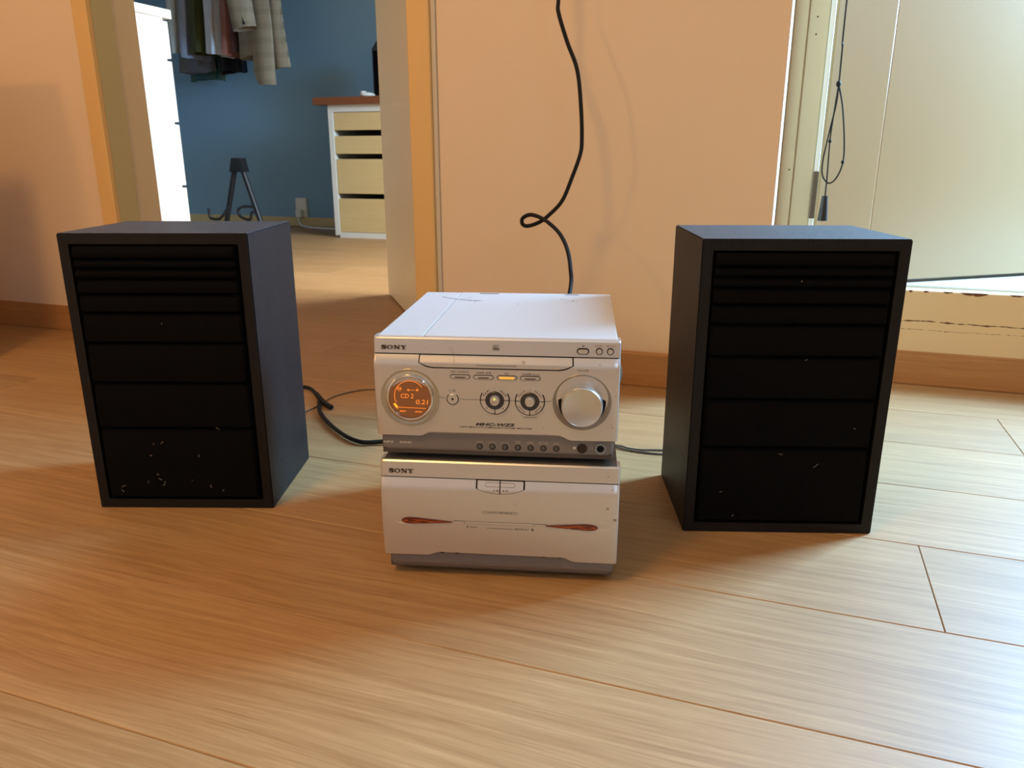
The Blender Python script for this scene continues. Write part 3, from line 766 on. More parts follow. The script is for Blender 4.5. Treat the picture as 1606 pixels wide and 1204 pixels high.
# disc mark
text(ik, 'COMPACT', .1246, .2618, .0068, .0011, bold=.02); text(ik, 'DIGITAL AUDIO', .1246, .2572, .0068, .0009, bold=.01)
ribbon(ik, [(.1212, .2610), (.1212, .2580), (.1280, .2580)], .0003, lambda z: 0.); text(ik, 'disc', .1247, .2595, .0060, .0022, bold=.02)
text(ik, 'MULTI', J1[0], J1[1] - .0012, .0062, .0012, bf=lambda q: J1[2] - .0047)
part('printed_lettering', ik, INK, kind='stuff')
rd = bmesh.new(); text(rd, 'CD SYNC', .2260, .2636, .0086, .0014); text(rd, 'START', .2398, .2636, .0060, .0014); flat(rd, circ(.2348, .2636, .0008, 10), lambda z: 0.)
part('red_lettering', rd, INKR, kind='stuff')

sm = bmesh.new()
for P in (((.0770, .2570), (.0780, .2585), (.0800, .2588), (.0812, .2572)), ((.0800, .2575), (.0812, .2530), (.0835, .2522)), ((.0828, .2545), (.0822, .2500), (.0828, .2450))):
    ribbon(sm, P, .00025, lambda z: bft(z) - .0008 if z < .2515 else 0., .0010)
ribbon(sm, [(.1524 + .0012 * math.cos(t_), .2462 + .0011 * math.sin(t_)) for t_ in [2 * PI * k_ / 12 for k_ in range(13)]], .0006, lambda z: bft(z) - .0007, .0003)
for a, z, r_ in ((.0535, .2572, .0004), (.0310, .2378, .0005), (.2420, .1800, .0007), (.2405, .1830, .0005), (.1725, .1775, .0005), (.2440, .2140, .0006), (.0345, .2395, .0004), (.2275, .2455, .0006)):
    flat(sm, circ(a, z, r_, 7), BU, .0003)
part('scuff_marks', sm, mat('scuff', (.30, .22, .15), .7), kind='stuff')

# grey foot of the receiver
def bfG(z): return .0035 if z > .1490 else .0035 + (.1490 - z) * .55
gp = bmesh.new(); panel(gp, HW - .0060, .1715, lambda a: .1436, bfG, .03, 16, a_in=.0025, r=.006)
part('base_panel', gp, GREY, smooth=True)
part('base_lip', prism(bmesh.new(), [(.004, .1432), (HW - .005, .1432), (HW - .005, .1484), (.004, .1484)], .0042, .05), DGREY)
BG = lambda z: .0035
bw = bmesh.new()
labs = (('DIMMER',), ('DISPLAY',), ('EQ EDIT',), ('TUNING', 'MODE'), ('REPEAT', 'FM MODE'), ('PLAY MODE', 'DIRECTION'), ('TUNER', 'MEMORY'))
for i, ls in enumerate(labs):
    a, z = FX(.1070 + (.1860 - .1070) * i / 6, .1546, -.0035)
    b = part('mode_button', lathe(bmesh.new(), a, .0035, z, [(.0023, -.002), (.0024, .0006), (.0019, .0012), (.0, .0013)], 24), BTNG, smooth=True)
    link('button_gap', lathe(bmesh.new(), a, .0035, z, [(.0032, -.002), (.0032, .0002), (.0023, .0002), (.0023, -.002)], 24), GAPM, b)
    for q, s in enumerate(ls):
        text(bw, s, a - .0002, z + .0050 + .0018 * (len(ls) - 1 - q), .00098 * len(s) + .0008, .0011, bf=BG)
text(bw, 'MP3', .0102, .1552, .0105, .0024, bf=BG, shear=.2, bold=.03); text(bw, 'SHHK', .0288, .1552, .0135, .0022, bf=BG, bold=.04)
flat(bw, [(.2030, .1562), (.2062, .1562), (.2062, .1535), (.2030, .1535)], BG)
ribbon(bw, [(.2206, .1536), (.2206, .1558), (.2230, .1558), (.2230, .1536)], .0004, BG)
part('pale_lettering', bw, INKL, kind='stuff')
part('infrared_window', lathe(bmesh.new(), .2123, .0035, .1545, [(.0052, -.002), (.0052, .0005), (.0, .0009)], 32), mat('dark_red_lens', (.012, .004, .003), .3), smooth=True)
jk = part('headphone_jack', lathe(bmesh.new(), .2310, .0035, .1548, [(.0062, -.002), (.0062, .0012), (.0058, .0017), (.0046, .0017), (.0038, .0010), (.0036, -.002)], 40), mat('jack_grey', (.24, .24, .23), .35), smooth=True)
link('socket_hole', lathe(bmesh.new(), .2310, .0035, .1548, [(.0036, -.001), (.0036, .0004), (.0, .0004)], 24), GAPM, jk)
for (x, y) in ((.03, .05), (HW - .03, .05), (.03, .22), (HW - .03, .22)):
    part('foot', B(x - .010, x + .010, y - .010, y + .010, .1366, .1475, bev=.002), RUBBER)

c = bmesh.new(); tube(c, smooth_path([(.215, .255, .170), (.236, .268, .188), (.252, .266, .186), (.262, .262, .166), (.258, .264, .146), (.245, .268, .135), (.225, .266, .128)], 6), .0028, 8)
part('cord', c, WPLAS, smooth=True, label='short white cord curling out at the rear')

# ---- cassette deck
t, part = unit('cassette_deck', 'silver double cassette deck with two amber windows, standing on the floor under the receiver', 'stereo', 0., .0012, -.0020)
DW = .2508
def bfL(z):
    if z >= .1176: return 0.
    if z >= .1085: return -.0040 * (.1176 - z) / .0091
    s = (.1085 - z) / .082
    return -.0040 + .0042 * s - .0022 * 4 * s * (1 - s)
part('chassis', B(.0045, DW - .0045, .008, .262, .0085, .1350, bev=.001), mat('dark_chassis2', (.075, .068, .06), .5))
part('top_cover', B(.003, DW - .003, .0045, .262, .1335, .1364, bev=.0007), mat('dark_cover', (.14, .125, .105), .45, metal=.3))
tt = bmesh.new(); panel(tt, DW, .1362, lambda a: .1189, lambda z: (z - .1189) * .10 + (.0012 if z > .1357 else 0.), .02, 12)
part('top_trim', tt, SILVER, smooth=True)
part('panel_gap', B(.002, DW - .002, .0025, .02, .0345, .1350), GAPM)
zl_pts = [(0, .0272), (.0470, .0278), (.0615, .0322), (.1930, .0318), (.2068, .0268), (DW, .0268)]
fp = bmesh.new(); panel(fp, DW, .1178, lambda a: sinterp(a, zl_pts), bfL, .02, 26)
part('front_panel', fp, SILVER, smooth=True)
o = part('logo', logo(bmesh.new(), .0090, .0352, .1226, .1272, .0006), MATS['logo_metal'])
# eject buttons A and B
bfe = lambda z: bfL(min(z, .1175))
def ej_pts(x0, x1, inset, top=.1181):
    xc = (x0 + x1) / 2 if False else .1272
    P = [(x0 + inset, top - inset * .4)]
    n = 14
    for k in range(n + 1):
        x = x0 + inset + (x1 - x0 - 2 * inset) * k / n
        u = (x - .1272) / .0250
        P.append((x, .1043 + .0052 * u * u + inset * .8))
    P.append((x1 - inset, top - inset * .4))
    return P
part('eject_gap', shell(bmesh.new(), ej_pts(.1018, .1532, 0), bfe, .00015, 18), GAPM, smooth=True)
for (x0, x1) in ((.1026, .1275), (.1269, .1524)):
    e = part('eject_button', shell(bmesh.new(), ej_pts(x0, x1, .0009), bfe, .0008, 18), SILVER, smooth=True)
gr = bmesh.new()
for s, (xa, xb) in ((-1, (.1118, .1266)), (1, (.1278, .1428))):
    z0, z1 = FX(0, .1146, .003)[1], FX(0, .1106, .003)[1]; r = (z0 - z1) / 2; zc = (z0 + z1) / 2
    P = [(xb if s < 0 else xa, z0)]
    xr = xa + r if s < 0 else xb - r
    P += [(xr + s * r * math.sin(tt_), zc + r * math.cos(tt_)) for tt_ in [PI * k / 10 for k in range(11)]]
    P += [(xb if s < 0 else xa, z1)]
    ribbon(gr, P, .0004, bfe, .0010)
part('grip_shade_line', gr, mat('grip_shadow', (.16, .11, .07), .6))  # shade along the grip edge drawn as a brown line
# windows
for s in (1, -1):
    def mx(a): return a if s > 0 else DW + .0006 - a
    yw = bfL(.069)
    rc = []
    for k in range(25):
        u = k / 24; a = .0105 + (.086 - .0105) * u; rc.append((a, .0048 * (math.sin(PI * min(1, u * 2.2) / 2)) ** .5 * (1 - max(0, u - .3) / .7) ** .6 if u > 0 else 0))
    up = [(mx(a), .0702 + h * .95) for a, h in rc]; dn = [(mx(a), .0702 - h * 1.05) for a, h in rc][::-1]
    rcs = bmesh.new(); n = len(up)
    a_ = [rcs.verts.new((x, bfL(z) - .0002, z)) for x, z in up]; c_ = [rcs.verts.new((mx(rc[i][0]), yw + .0030, .0698)) for i in range(n)]; b_ = [rcs.verts.new((x, bfL(z) - .0002, z)) for x, z in dn[::-1]]
    for i in range(n - 1): rcs.faces.new((a_[i], a_[i + 1], c_[i + 1], c_[i])); rcs.faces.new((c_[i], c_[i + 1], b_[i + 1], b_[i]))
    wq = []
    for k in range(25):
        u = k / 24; a = .0215 + (.0770 - .0215) * u; h = .0034 * min(1, math.sqrt(max(0, 1 - (1 - min(1, u * 5)) ** 2))) * (1 - max(0, u - .25) / .75) ** .9
        wq.append((a, h))
    wp = [(mx(a), .0706 + h) for a, h in wq] + [(mx(a), .0700 - h * .9) for a, h in wq[::-1]][1:-1]
    wo = part('tape_window', prism(bmesh.new(), wp, yw - .0010, yw + .002), RUST, label='dark amber almond shaped tape window')
    link('window_recess', rcs, SILVER, wo, smooth=True)
    sk = bmesh.new()
    for a0_, a1_, zc_, h_ in ((.0245, .0300, .0708, .0007), (.0300, .0440, .0690, .0005), (.0330, .0520, .0714, .0006), (.0470, .0610, .0700, .0007), (.0560, .0700, .0709, .0004), (.0235, .0262, .0698, .0006)):
        P_ = [(mx(a0_ + (a1_ - a0_) * k_ / 8), zc_ - .0006 * (k_ / 8) + .0003 * math.sin(k_ * 1.7) + h_ * math.sin(PI * k_ / 8)) for k_ in range(9)]
        P_ += [(x_, z_ - 1.6 * h_ * math.sin(PI * k_ / 8)) for k_, (x_, z_) in list(enumerate(P_))[7:0:-1]]
        flat(sk, P_, lambda z: yw - .0010, .00015)
    link('red_glint', sk, mat('amber_glint', (.55, .10, .02), .25), wo, kind='stuff')  # window glints drawn as flat bright red slivers
sp = bmesh.new()
ribbon(sp, [FX(a, .0698, .004) for a in (.0770, .0890)], .0005, bfL, .00015); ribbon(sp, [FX(a, .0698, .004) for a in (.1636, .1765)], .0005, bfL, .00015)
z0, z1 = FX(0, .0699, .004)[1], FX(0, .0673, .004)[1]
ribbon(sp, [(.0895, z0), (.1632, z0)], .0004, bfL, .0002); ribbon(sp, [(.0895, z1), (.1632, z1)], .0004, bfL, .0002)
ribbon(sp, [(.0895, z0), (.0895, z1)], .0004, bfL, .0002); ribbon(sp, [(.1632, z0), (.1632, z1)], .0004, bfL, .0002)
part('slot_outline', sp, DGREY)
part('slot_strip', prism(bmesh.new(), [(.0897, z1), (.1630, z1), (.1630, z0), (.0897, z0)], bfL(.0695) - .0005, bfL(.0695) + .001, bev=.0002), SILVER)
ik = bmesh.new(); BLf = bfL
def T2(s, a, z, w_, h_, **k):
    x, zz = FX(a, z, .005); text(ik, s, x, zz, w_, h_, bf=k.pop('bf', BLf), **k)
T2('AUTO REVERSE', .1268, .0808, .0255, .0026)
for s, x in ((-1, .1110), (1, .1427)):
    zz = FX(0, .0808, .005)[1]; x = FX(x, 0, .005)[0]
    ribbon(ik, [(x - s * .0022, zz + .0012), (x + s * .0008, zz + .0012), (x + s * .0036, zz), (x + s * .0008, zz - .0012), (x - s * .0022, zz - .0012), (x - s * .0022, zz + .0012)], .0003, BLf)
T2('A', .0917, .0630, .0026, .0026, bold=.02); T2('PLAY', .0985, .0626, .0074, .0017); T2('CD SYNCHRO RECORDING', .1262, .0620, .0280, .0012)
T2('REC/PLAY', .1498, .0622, .0150, .0020); T2('B', .1612, .0622, .0024, .0026, bold=.03)
bq = lambda z: bfe(z) - .0008
T2('A', .1205, .1063, .0020, .0019, bf=bq); T2('B', .1340, .1063, .0020, .0019, bf=bq)
for x in (.1240, .1305):
    x, zz = FX(x, .1063, .005)
    flat(ik, [(x - .0010, zz), (x + .0010, zz), (x, zz + .0012)], bq); flat(ik, [(x - .0010, zz - .0009), (x + .0010, zz - .0009), (x + .0010, zz - .0004), (x - .0010, zz - .0004)], bq)
part('printed_lettering', ik, INK, kind='stuff')
sm = bmesh.new()
for a, z, r_ in ((.2390, .0925, .0013), (.2470, .0800, .0017), (.2430, .1130, .0008), (.1430, .0935, .0006), (.2385, .1265, .0008)):
    flat(sm, [(a + r_ * math.cos(t_) * (1 + .5 * math.sin(3 * t_)), z + r_ * .8 * math.sin(t_)) for t_ in [2 * PI * k_ / 9 for k_ in range(9)]], bfL, .0008)
part('scuff_marks', sm, MATS['scuff'], kind='stuff')
def bfG2(z): return .004 if z > .016 else .004 + (.016 - z) * .7
gp = bmesh.new(); panel(gp, DW - .0075, .0345, lambda a: .0080, bfG2, .03, 14, a_in=.0045, r=.007)
part('base_panel', gp, GREY, smooth=True)
part('base_ridge', prism(bmesh.new(), [(.062, .0208), (.190, .0208), (.193, .0193), (.059, .0193)], .0030, .006, bev=.0004), GREY)
for x in (.0632, .0800, .1735, .1905): part('vent_slot', B(x - .0022, x + .0022, .0015, .006, .0298, .0326), GAPM)
for (x, y) in ((.03, .05), (DW - .03, .05), (.03, .22), (DW - .03, .22)):
    part('foot', B(x - .010, x + .010, y - .010, y + .010, 0, .0095, bev=.002), RUBBER)

# ------------------------------------------------------------------ cables
cb = bmesh.new()
pc = [(-.44, 1.44, 1.20), (-.425, 1.42, .95), (-.413, 1.40, .76), (-.413, 1.40, .699), (-.411, 1.395, .678), (-.393, 1.39, .63), (-.3725, 1.385, .583), (-.3615, 1.375, .520), (-.3575, 1.37, .467), (-.359, 1.365, .442), (-.371, 1.36, .405),
      (-.386, 1.352, .365), (-.408, 1.345, .340), (-.425, 1.340, .327), (-.444, 1.335, .3205), (-.4535, 1.332, .3235), (-.4530, 1.330, .334), (-.437, 1.326, .3410), (-.415, 1.322, .336), (-.394, 1.317, .324), (-.376, 1.312, .308),
      (-.360, 1.300, .284), (-.350, 1.285, .255), (-.345, 1.27, .225), (-.335, 1.18, .17), (-.325, 1.05, .14), (-.322, .985, .12), (-.3265, .915, .115)]
tube(cb, smooth_path(pc, 6), .0036, 8)
tag(link('power_cable', cb, CORD, smooth=True), 'black cable with a loop hanging down the peach wall behind the stereo', 'cable')
pl = bmesh.new(); box(pl, -.49, -.41, 1.455, 1.482, 1.17, 1.25, bev=.004)
so = thing('wall_socket', 'white wall socket above the picture that the black cable hangs from', 'socket', (-.45, 1.482, 1.17))
link('cover_plate', B(-.04, .04, -.010, 0, 0, .08, bev=.003), WPLAS, so); link('insert', lathe(bmesh.new(), 0, -.010, .04, [(.022, 0), (.022, .003), (.018, -.004), (0, -.004)], 28), WPLAS, so, smooth=True)
pl.free()
cb2 = bmesh.new()
tube(cb2, smooth_path([(-.735, .902, .085), (-.80, 1.0, .06), (-.90, 1.15, .02), (-.885, 1.222, .006), (-.855, 1.222, .006), (-.823, 1.196, .005), (-.797, 1.170, .005), (-.790, 1.155, .006), (-.780, 1.140, .006), (-.764, 1.116, .005), (-.736, 1.085, .005), (-.697, 1.050, .005), (-.652, 1.017, .005), (-.619, 1.001, .005), (-.600, 1.001, .005), (-.570, 1.015, .006), (-.50, 1.03, .012), (-.42, .985, .05), (-.4000, .905, .060)], 6), .0036, 8)
tag(link('speaker_cable', cb2, CORD, smooth=True), 'black cable curving over the floor from the lint covered speaker to the stereo', 'cable')
cb3 = bmesh.new(); tube(cb3, smooth_path([(-.812, 1.180, .0115), (-.797, 1.166, .0105), (-.775, 1.150, .0060), (-.750, 1.133, .0058)], 5), .0047, 8)
tag(link('cable_end', cb3, CORD, smooth=True), 'short black cable end with a cap lying across the curved black cable', 'cable')
cb4 = bmesh.new(); tube(cb4, smooth_path([(-.86, 1.02, .0016), (-.80, 1.07, .0016), (-.787, 1.114, .0016), (-.786, 1.150, .0016), (-.789, 1.185, .0016), (-.787, 1.210, .0016), (-.770, 1.246, .0016), (-.740, 1.270, .0016), (-.66, 1.29, .0016), (-.55, 1.25, .0016), (-.44, 1.12, .0016), (-.40, .93, .0016)], 6), .0013, 6)
tag(link('antenna_wire', cb4, CLEARW, smooth=True), 'thin pale wire lying on the floor behind the curved black cable', 'wire')
for k, pts in enumerate(([(-.29, 1.05, .0018), (-.250, 1.12, .0018), (-.222, 1.129, .0018), (-.206, 1.123, .0018), (-.186, 1.123, .0018), (-.158, 1.131, .0018), (-.11, 1.135, .0018), (-.05, 1.09, .0018)],
                         [(-.27, 1.04, .0018), (-.240, 1.115, .0018), (-.222, 1.121, .0018), (-.205, 1.115, .0018), (-.179, 1.113, .0018), (-.156, 1.115, .0018), (-.12, 1.12, .0018), (-.03, 1.095, .0018)])):
    c = bmesh.new(); tube(c, smooth_path(pts, 6), .0014, 6)
    tag(link('speaker_wire', c, GREYW, smooth=True), ('thin grey wire nearer the wall, running from stereo to the speaker with the blue sheen', 'thin grey wire nearer the camera, running from stereo to the speaker with the blue sheen')[k], 'wire', 'pair of thin grey speaker wires')
# ------------------------------------------------------------------ blind cord by the balcony door
bc = thing('roller_blind', 'blind above the balcony door with a black looped pull cord and tassel hanging in front', 'blind', (.058, 1.6, 2.2))
link('blind_box', B(-.08, .95, .01, .066, .02, .10, bev=.006), WHITE, bc)
QB = lambda P: [(p[0] - .058, p[1] - 1.6, p[2] - 2.2) for p in P]
k = bmesh.new()
tube(k, smooth_path(QB([(.055, 1.62, 2.225), (.053, 1.602, 2.1), (.053, 1.6, 1.4), (.0565, 1.6, .704), (.058, 1.6, .632), (.059, 1.6, .566)]), 5), .0016, 6)
tube(k, smooth_path(QB([(.059, 1.6, .566), (.0585, 1.598, .533), (.051, 1.597, .476), (.0463, 1.597, .431), (.0488, 1.597, .405), (.061, 1.597, .392), (.073, 1.598, .402), (.081, 1.6, .428), (.0795, 1.6, .465), (.070, 1.602, .525), (.060, 1.602, .562)]), 6), .0015, 6)
tube(k, smooth_path(QB([(.0585, 1.6, .560), (.056, 1.603, .509), (.0548, 1.603, .467), (.0568, 1.6, .402), (.057, 1.6, .368)]), 6), .0014, 6)
pc_ = link('pull_cord', k, CORD, bc, smooth=True, kind='stuff')
for p, r in (((.0585, 1.6, .566), .0045), ((.055, 1.603, .467), .003), ((.0808, 1.6, .430), .003)):
    k = bmesh.new(); bmesh.ops.create_icosphere(k, subdivisions=2, radius=r, matrix=Matrix.Translation(QB([p])[0]) @ Matrix.Diagonal((1, 1, 1.3, 1)))
    link('knot', k, CORD, pc_, smooth=True)
k = bmesh.new(); bmesh.ops.create_cone(k, cap_ends=True, segments=20, radius1=.0092, radius2=.0052, depth=.046, matrix=Matrix.Translation((-.001, 0, .346 - 2.2)))
link('tassel', k, BLK, pc_, smooth=True)

# ------------------------------------------------------------------ bedroom
# chest of drawers, its side towards the doorway
CX = -1.87
ch = thing('chest_of_drawers', 'bright white chest of drawers just inside the bedroom, seen from its side', 'chest', (CX - .40, 1.86, 0))
WL = mat('white_lacquer', '#F4F6F4', .35)
link('side_panel', B(.382, .40, -.235, .205, 0, .846, bev=.001), WL, ch); link('side_panel', B(-.40, -.382, -.235, .205, 0, .846, bev=.001), WL, ch)
link('top', B(-.405, .404, -.238, .240, .846, .872, bev=.0015), WL, ch)
link('back_panel', B(-.382, .382, -.235, -.225, .03, .846), WL, ch)
zz = [.028, .345, .540, .727, .842]
for a, b in zip(zz, zz[1:]):
    d = link('drawer', B(-.398, .398, .206, .226, a + .004, b - .004, bev=.001), WL, ch)
    link('drawer_tray', B(-.36, .36, -.20, .206, a + .02, b - .03), WL, d)
# drawer unit and desk
al = thing('drawer_unit', 'white drawer unit with pale birch drawer fronts under the brown desktop', 'drawer unit', (-2.22, 3.79, 0))
FW = mat('white_cabinet', '#DEDCD2', .5)
wdt = .36; x0 = -.18
link('side_panel', B(x0, x0 + .030, 0, .56, .012, .70, bev=.001), FW, al); link('side_panel', B(-x0 - .03, -x0, 0, .56, .012, .70, bev=.001), FW, al)
link('top_panel', B(x0 + .03, -x0 - .03, 0, .56, .664, .70), FW, al); link('bottom_panel', B(x0 + .03, -x0 - .03, 0, .56, .0, .030), FW, al)
link('back_panel', B(x0 + .03, -x0 - .03, .54, .56, .03, .664), FW, al)
for za, zb in ((.571, .662), (.449, .541), (.240, .422), (.032, .213)):
    d = link('drawer', B(x0 + .033, -x0 - .033, .004, .022, za, zb, bev=.0012), PALEW, al)
    link('drawer_tray', B(x0 + .045, -x0 - .045, .022, .50, za + .01, zb - .02), mat('drawer_inside', (.02, .018, .015), .8), d)
dk = thing('desk', 'brown wooden desktop resting on the drawer unit in front of the blue wall', 'desk', (-1.70, 3.78, 0))
link('desktop', B(-.776, .80, -.015, .585, .700, .738, bev=.002), DESKW, dk)
for y in (.05, .53): link('leg', B(.72, .76, y - .02, y + .02, 0, .70, bev=.002), WHITE, dk)
ms = thing('desk_speaker', 'black upright box on the desk, half hidden by the open door', 'speaker', (-2.14, 4.0, .738))
k = bmesh.new(); prism(k, [(-.065, 0), (.065, 0), (.065, .29), (-.035, .29), (-.065, .25)], -.05, .12, bev=.004); link('cabinet', k, BLK, ms)
link('front_grille', B(-.055, .055, -.0535, -.049, .02, .24, bev=.001), FOAM, ms)
mo = bmesh.new(); bmesh.ops.create_uvsphere(mo, u_segments=20, v_segments=12, radius=1, matrix=Matrix.Translation((-2.215, 3.90, .7525)) @ Matrix.Diagonal((.040, .05, .0145, 1)))
bmesh.ops.create_uvsphere(mo, u_segments=16, v_segments=10, radius=1, matrix=Matrix.Translation((-2.23, 3.885, .766)) @ Matrix.Diagonal((.018, .02, .008, 1)))
tag(link('white_trinket', mo, WPLAS, smooth=True), 'small white object on the desk beside the black box', 'trinket')
# wall socket in the blue wall with plug and cord
so = thing('double_socket', 'white double wall socket low on the blue wall with a plug in it', 'socket', (-3.0, 4.37, .055))
link('cover_plate', B(-.04, .04, -.022, 0, 0, .122, bev=.004), WPLAS, so)
for z in (.034, .088):
    o = link('insert', lathe(bmesh.new(), 0, -.022, z, [(.027, -.001), (.027, .002), (.023, .002), (.021, -.003), (0, -.003)], 24), WPLAS, so, smooth=True)
pg = thing('mains_plug', 'white plug and cord leading from the blue wall socket towards the drawer unit', 'plug', (-3.0, 4.345, .075))
link('plug_body', B(-.022, .020, -.034, .008, -.018, .030, bev=.006), WPLAS, pg)
k = bmesh.new(); tube(k, smooth_path([(-.002, -.02, -.01), (.0, -.03, -.03), (.02, -.05, -.055), (.07, -.09, -.066), (.18, -.14, -.069), (.34, -.17, -.069), (.46, -.13, -.069), (.56, -.06, -.069)], 6), .006, 8); link('cord', k, WPLAS, pg, smooth=True)

# guitar stand
GY = 3.62
gs = thing('guitar_stand', 'black folding A frame guitar stand in front of the blue wall', 'stand', (-2.88, GY, 0))
SB = mat('stand_black', (.010, .010, .011), .5)
k = bmesh.new(); prism(k, [(-.045, .355), (.047, .355), (.030, .428), (-.024, .428)], -.03, .03, bev=.006); link('hinge_cap', k, SB, gs)
for sx, xb in ((-1, -.138), (1, .138)):
    k = bmesh.new(); tube(k, [(sx * .024, 0, .375), (xb, 0, .012)], .0145, 10); l = link('leg', k, SB, gs, smooth=True)
    k = bmesh.new(); tube(k, [(xb, -.12, .0125), (xb, .12, .0125)], .0125, 8); f_ = link('foot_bar', k, SB, l, smooth=True)
for P in ([(-.088, -.012, .17), (-.03, -.09, .165), (.015, -.16, .150), (-.005, -.17, .125), (-.025, -.17, .113), (-.068, -.17, .114), (-.082, -.17, .125), (-.084, -.17, .168)],
          [(.088, -.012, .17), (.085, -.10, .176), (.098, -.16, .160), (.118, -.17, .130), (.165, -.17, .114), (.182, -.17, .122), (.190, -.17, .148), (.205, -.17, .156)]):
    k = bmesh.new(); tube(k, smooth_path(P, 5), .0075, 8); link('cradle_arm', k, SB, gs, smooth=True)

# clothes on a rail
ry = 3.98; rz_ = 1.72
rl = thing('clothes_rail', 'metal rail fixed to the bedroom ceiling that the clothes hang from', 'rail', (-3.4, ry, rz_))
k = bmesh.new(); tube(k, [(-.75, 0, 0), (.78, 0, 0)], .012, 12); link('rod', k, ALU, rl, smooth=True)
k = bmesh.new(); tube(k, [(-.75, .26, 0), (.78, .26, 0)], .012, 12); link('rod', k, ALU, rl, smooth=True)
for x in (-.7, .74):
    k = bmesh.new(); tube(k, [(x, 0, .06), (x, .26, .06)], .007, 8); link('cross_bar', k, ALU, rl, smooth=True)
    k = bmesh.new(); tube(k, [(x, .26, .012), (x, .26, .06)], .007, 8); link('hanger_rod', k, ALU, rl, smooth=True)
    k = bmesh.new(); tube(k, [(x, 0, .012), (x, 0, CH - rz_)], .008, 10); link('hanger_rod', k, ALU, rl, smooth=True)
def cloth(bm, cx, wt, wb, cxb, cy, dep, ztop, zbot, seed, amp=.012, tilt=0., folds=5, seg=40, rows=16, flare=1.):
    rr = random.Random(seed); ph = [rr.uniform(0, 6.28) for _ in range(4)]
    R_ = []
    for k in range(rows + 1):
        u = k / rows; z = ztop + (zbot - ztop) * u
        sh = min(1, .25 + 4.2 * u) if u < .18 else 1.
        wd = (wt + (wb - wt) * u) * (.5 + .5 * sh); d = dep * (.16 + .84 * sh) * (1 + (flare - 1) * u); cxx = cx + (cxb - cx) * u
        ring = []
        for i in range(seg):
            t = 2 * PI * i / seg
            A = amp * u ** .6
            ex_ = abs(math.cos(t)) ** .7 * math.copysign(1, math.cos(t)); ey_ = abs(math.sin(t)) ** .8 * math.copysign(1, math.sin(t))
            x = cxx + wd / 2 * ex_ + A * math.sin(folds * t + ph[0] + 2 * u) * .9 + A * .5 * math.sin((folds * 2 + 1) * t + ph[1])
            y = cy + d / 2 * ey_ + A * math.cos(folds * t + ph[2])
            ring.append(bm.verts.new((x, y, z + (tilt * (x - cxx) if u > .9 else 0) + (.006 * math.sin(2 * t + ph[3]) * u))))
        R_.append(ring)
    for a, b in zip(R_, R_[1:]):
        for i in range(seg): bm.faces.new((a[i], a[(i + 1) % seg], b[(i + 1) % seg], b[i]))
    bm.faces.new(R_[0]); 
    # hem turned in
    last = R_[-1]; c = sum((v.co for v in last), Vector()) / seg
    inn = [bm.verts.new(c + (v.co - c) * .82 + Vector((0, 0, .03))) for v in last]
    for i in range(seg): bm.faces.new((last[i], last[(i + 1) % seg], inn[(i + 1) % seg], inn[i]))
    bm.faces.new(inn[::-1])
    return bm
def fab(nm, c): return mat(nm, c, .9, spec=.2, var=.12, vscale=14, bump=.5, bscale=500, sheen=.2)
RY2 = ry + .26
def garment(name, label, cat, cx, wt, wb, cxb, dep, zbot, mt, seed, cy=ry, ztop=rz_ - .05, hx_=0., **k):
    g = thing(name, label, cat, (cx, cy, zbot), 0, 'clothes on the bedroom rail')
    bm = cloth(bmesh.new(), 0, wt, wb, cxb - cx, 0, dep, ztop - zbot, 0, seed, **k)
    link('fabric', bm, mt, g, smooth=True)
    h = bmesh.new(); tube(h, smooth_path([(0, .0, ztop - zbot - .02), (0, 0, ztop - zbot + .035), (0, -.013, ztop - zbot + .055), (0, 0, ztop - zbot + .064), (0, .016, ztop - zbot + .053)], 5), .0022, 6)
    hd_ = (hx_, 0.) if hx_ else (0., dep / 2 - .01)
    tube(h, [(-hd_[0], -hd_[1], ztop - zbot - .05), (0, 0, ztop - zbot - .02), (hd_[0], hd_[1], ztop - zbot - .05)], .006, 6)
    link('hanger', h, ALU, g, smooth=True)
    return g
garment('shirt', 'pale grey shirt nearest the white chest on the clothes rail', 'shirt', -3.425, .060, .065, -3.465, .22, 1.012, fab('pale_grey_cloth', '#A9ACA6'), 1, amp=.010)
garment('shirt', 'blue grey shirt between the pale grey and the olive garment', 'shirt', -3.335, .040, .036, -3.388, .22, .985, fab('blue_grey_cloth', '#7F8697'), 2, amp=.006)
garment('trousers', 'dark olive green trousers hanging left of the white shirt', 'trousers', -3.262, .062, .078, -3.308, .22, 1.005, fab('olive_cloth', '#3F421E'), 3, amp=.007)
garment('shirt', 'white shirt hanging between the olive trousers and the brick red shirt', 'shirt', -3.170, .090, .082, -3.196, .22, .998, fab('white_cloth', '#C3C9D1'), 4, amp=.010)
garment('shirt', 'brick red brown shirt hanging right of the white shirt', 'shirt', -3.070, .070, .048, -3.098, .22, .985, fab('brick_cloth', '#8C5B4C'), 5, amp=.007)
garment('shirt', 'dark maroon shirt squeezed between brick red shirt and checked jacket', 'shirt', -3.018, .018, .022, -3.045, .22, 1.0, fab('maroon_cloth', '#4E2B28'), 6, amp=.004)
garment('sweater', 'grey garment whose hem hangs lowest behind the pale shirts', 'sweater', -3.54, .16, .235, -3.565, .09, .935, fab('grey_cloth', '#6D7076'), 7, hx_=.06, cy=RY2 - .06, amp=.012, folds=6)
garment('skirt', 'green sequined garment barely showing under the grey hem', 'skirt', -3.52, .16, .25, -3.56, .06, .897, mat('green_sequins', (.008, .075, .045), .35, spec=.7, var=.6, vscale=90, bump=1., bscale=140), 8, hx_=.06, cy=RY2 + .035, amp=.010, folds=6)
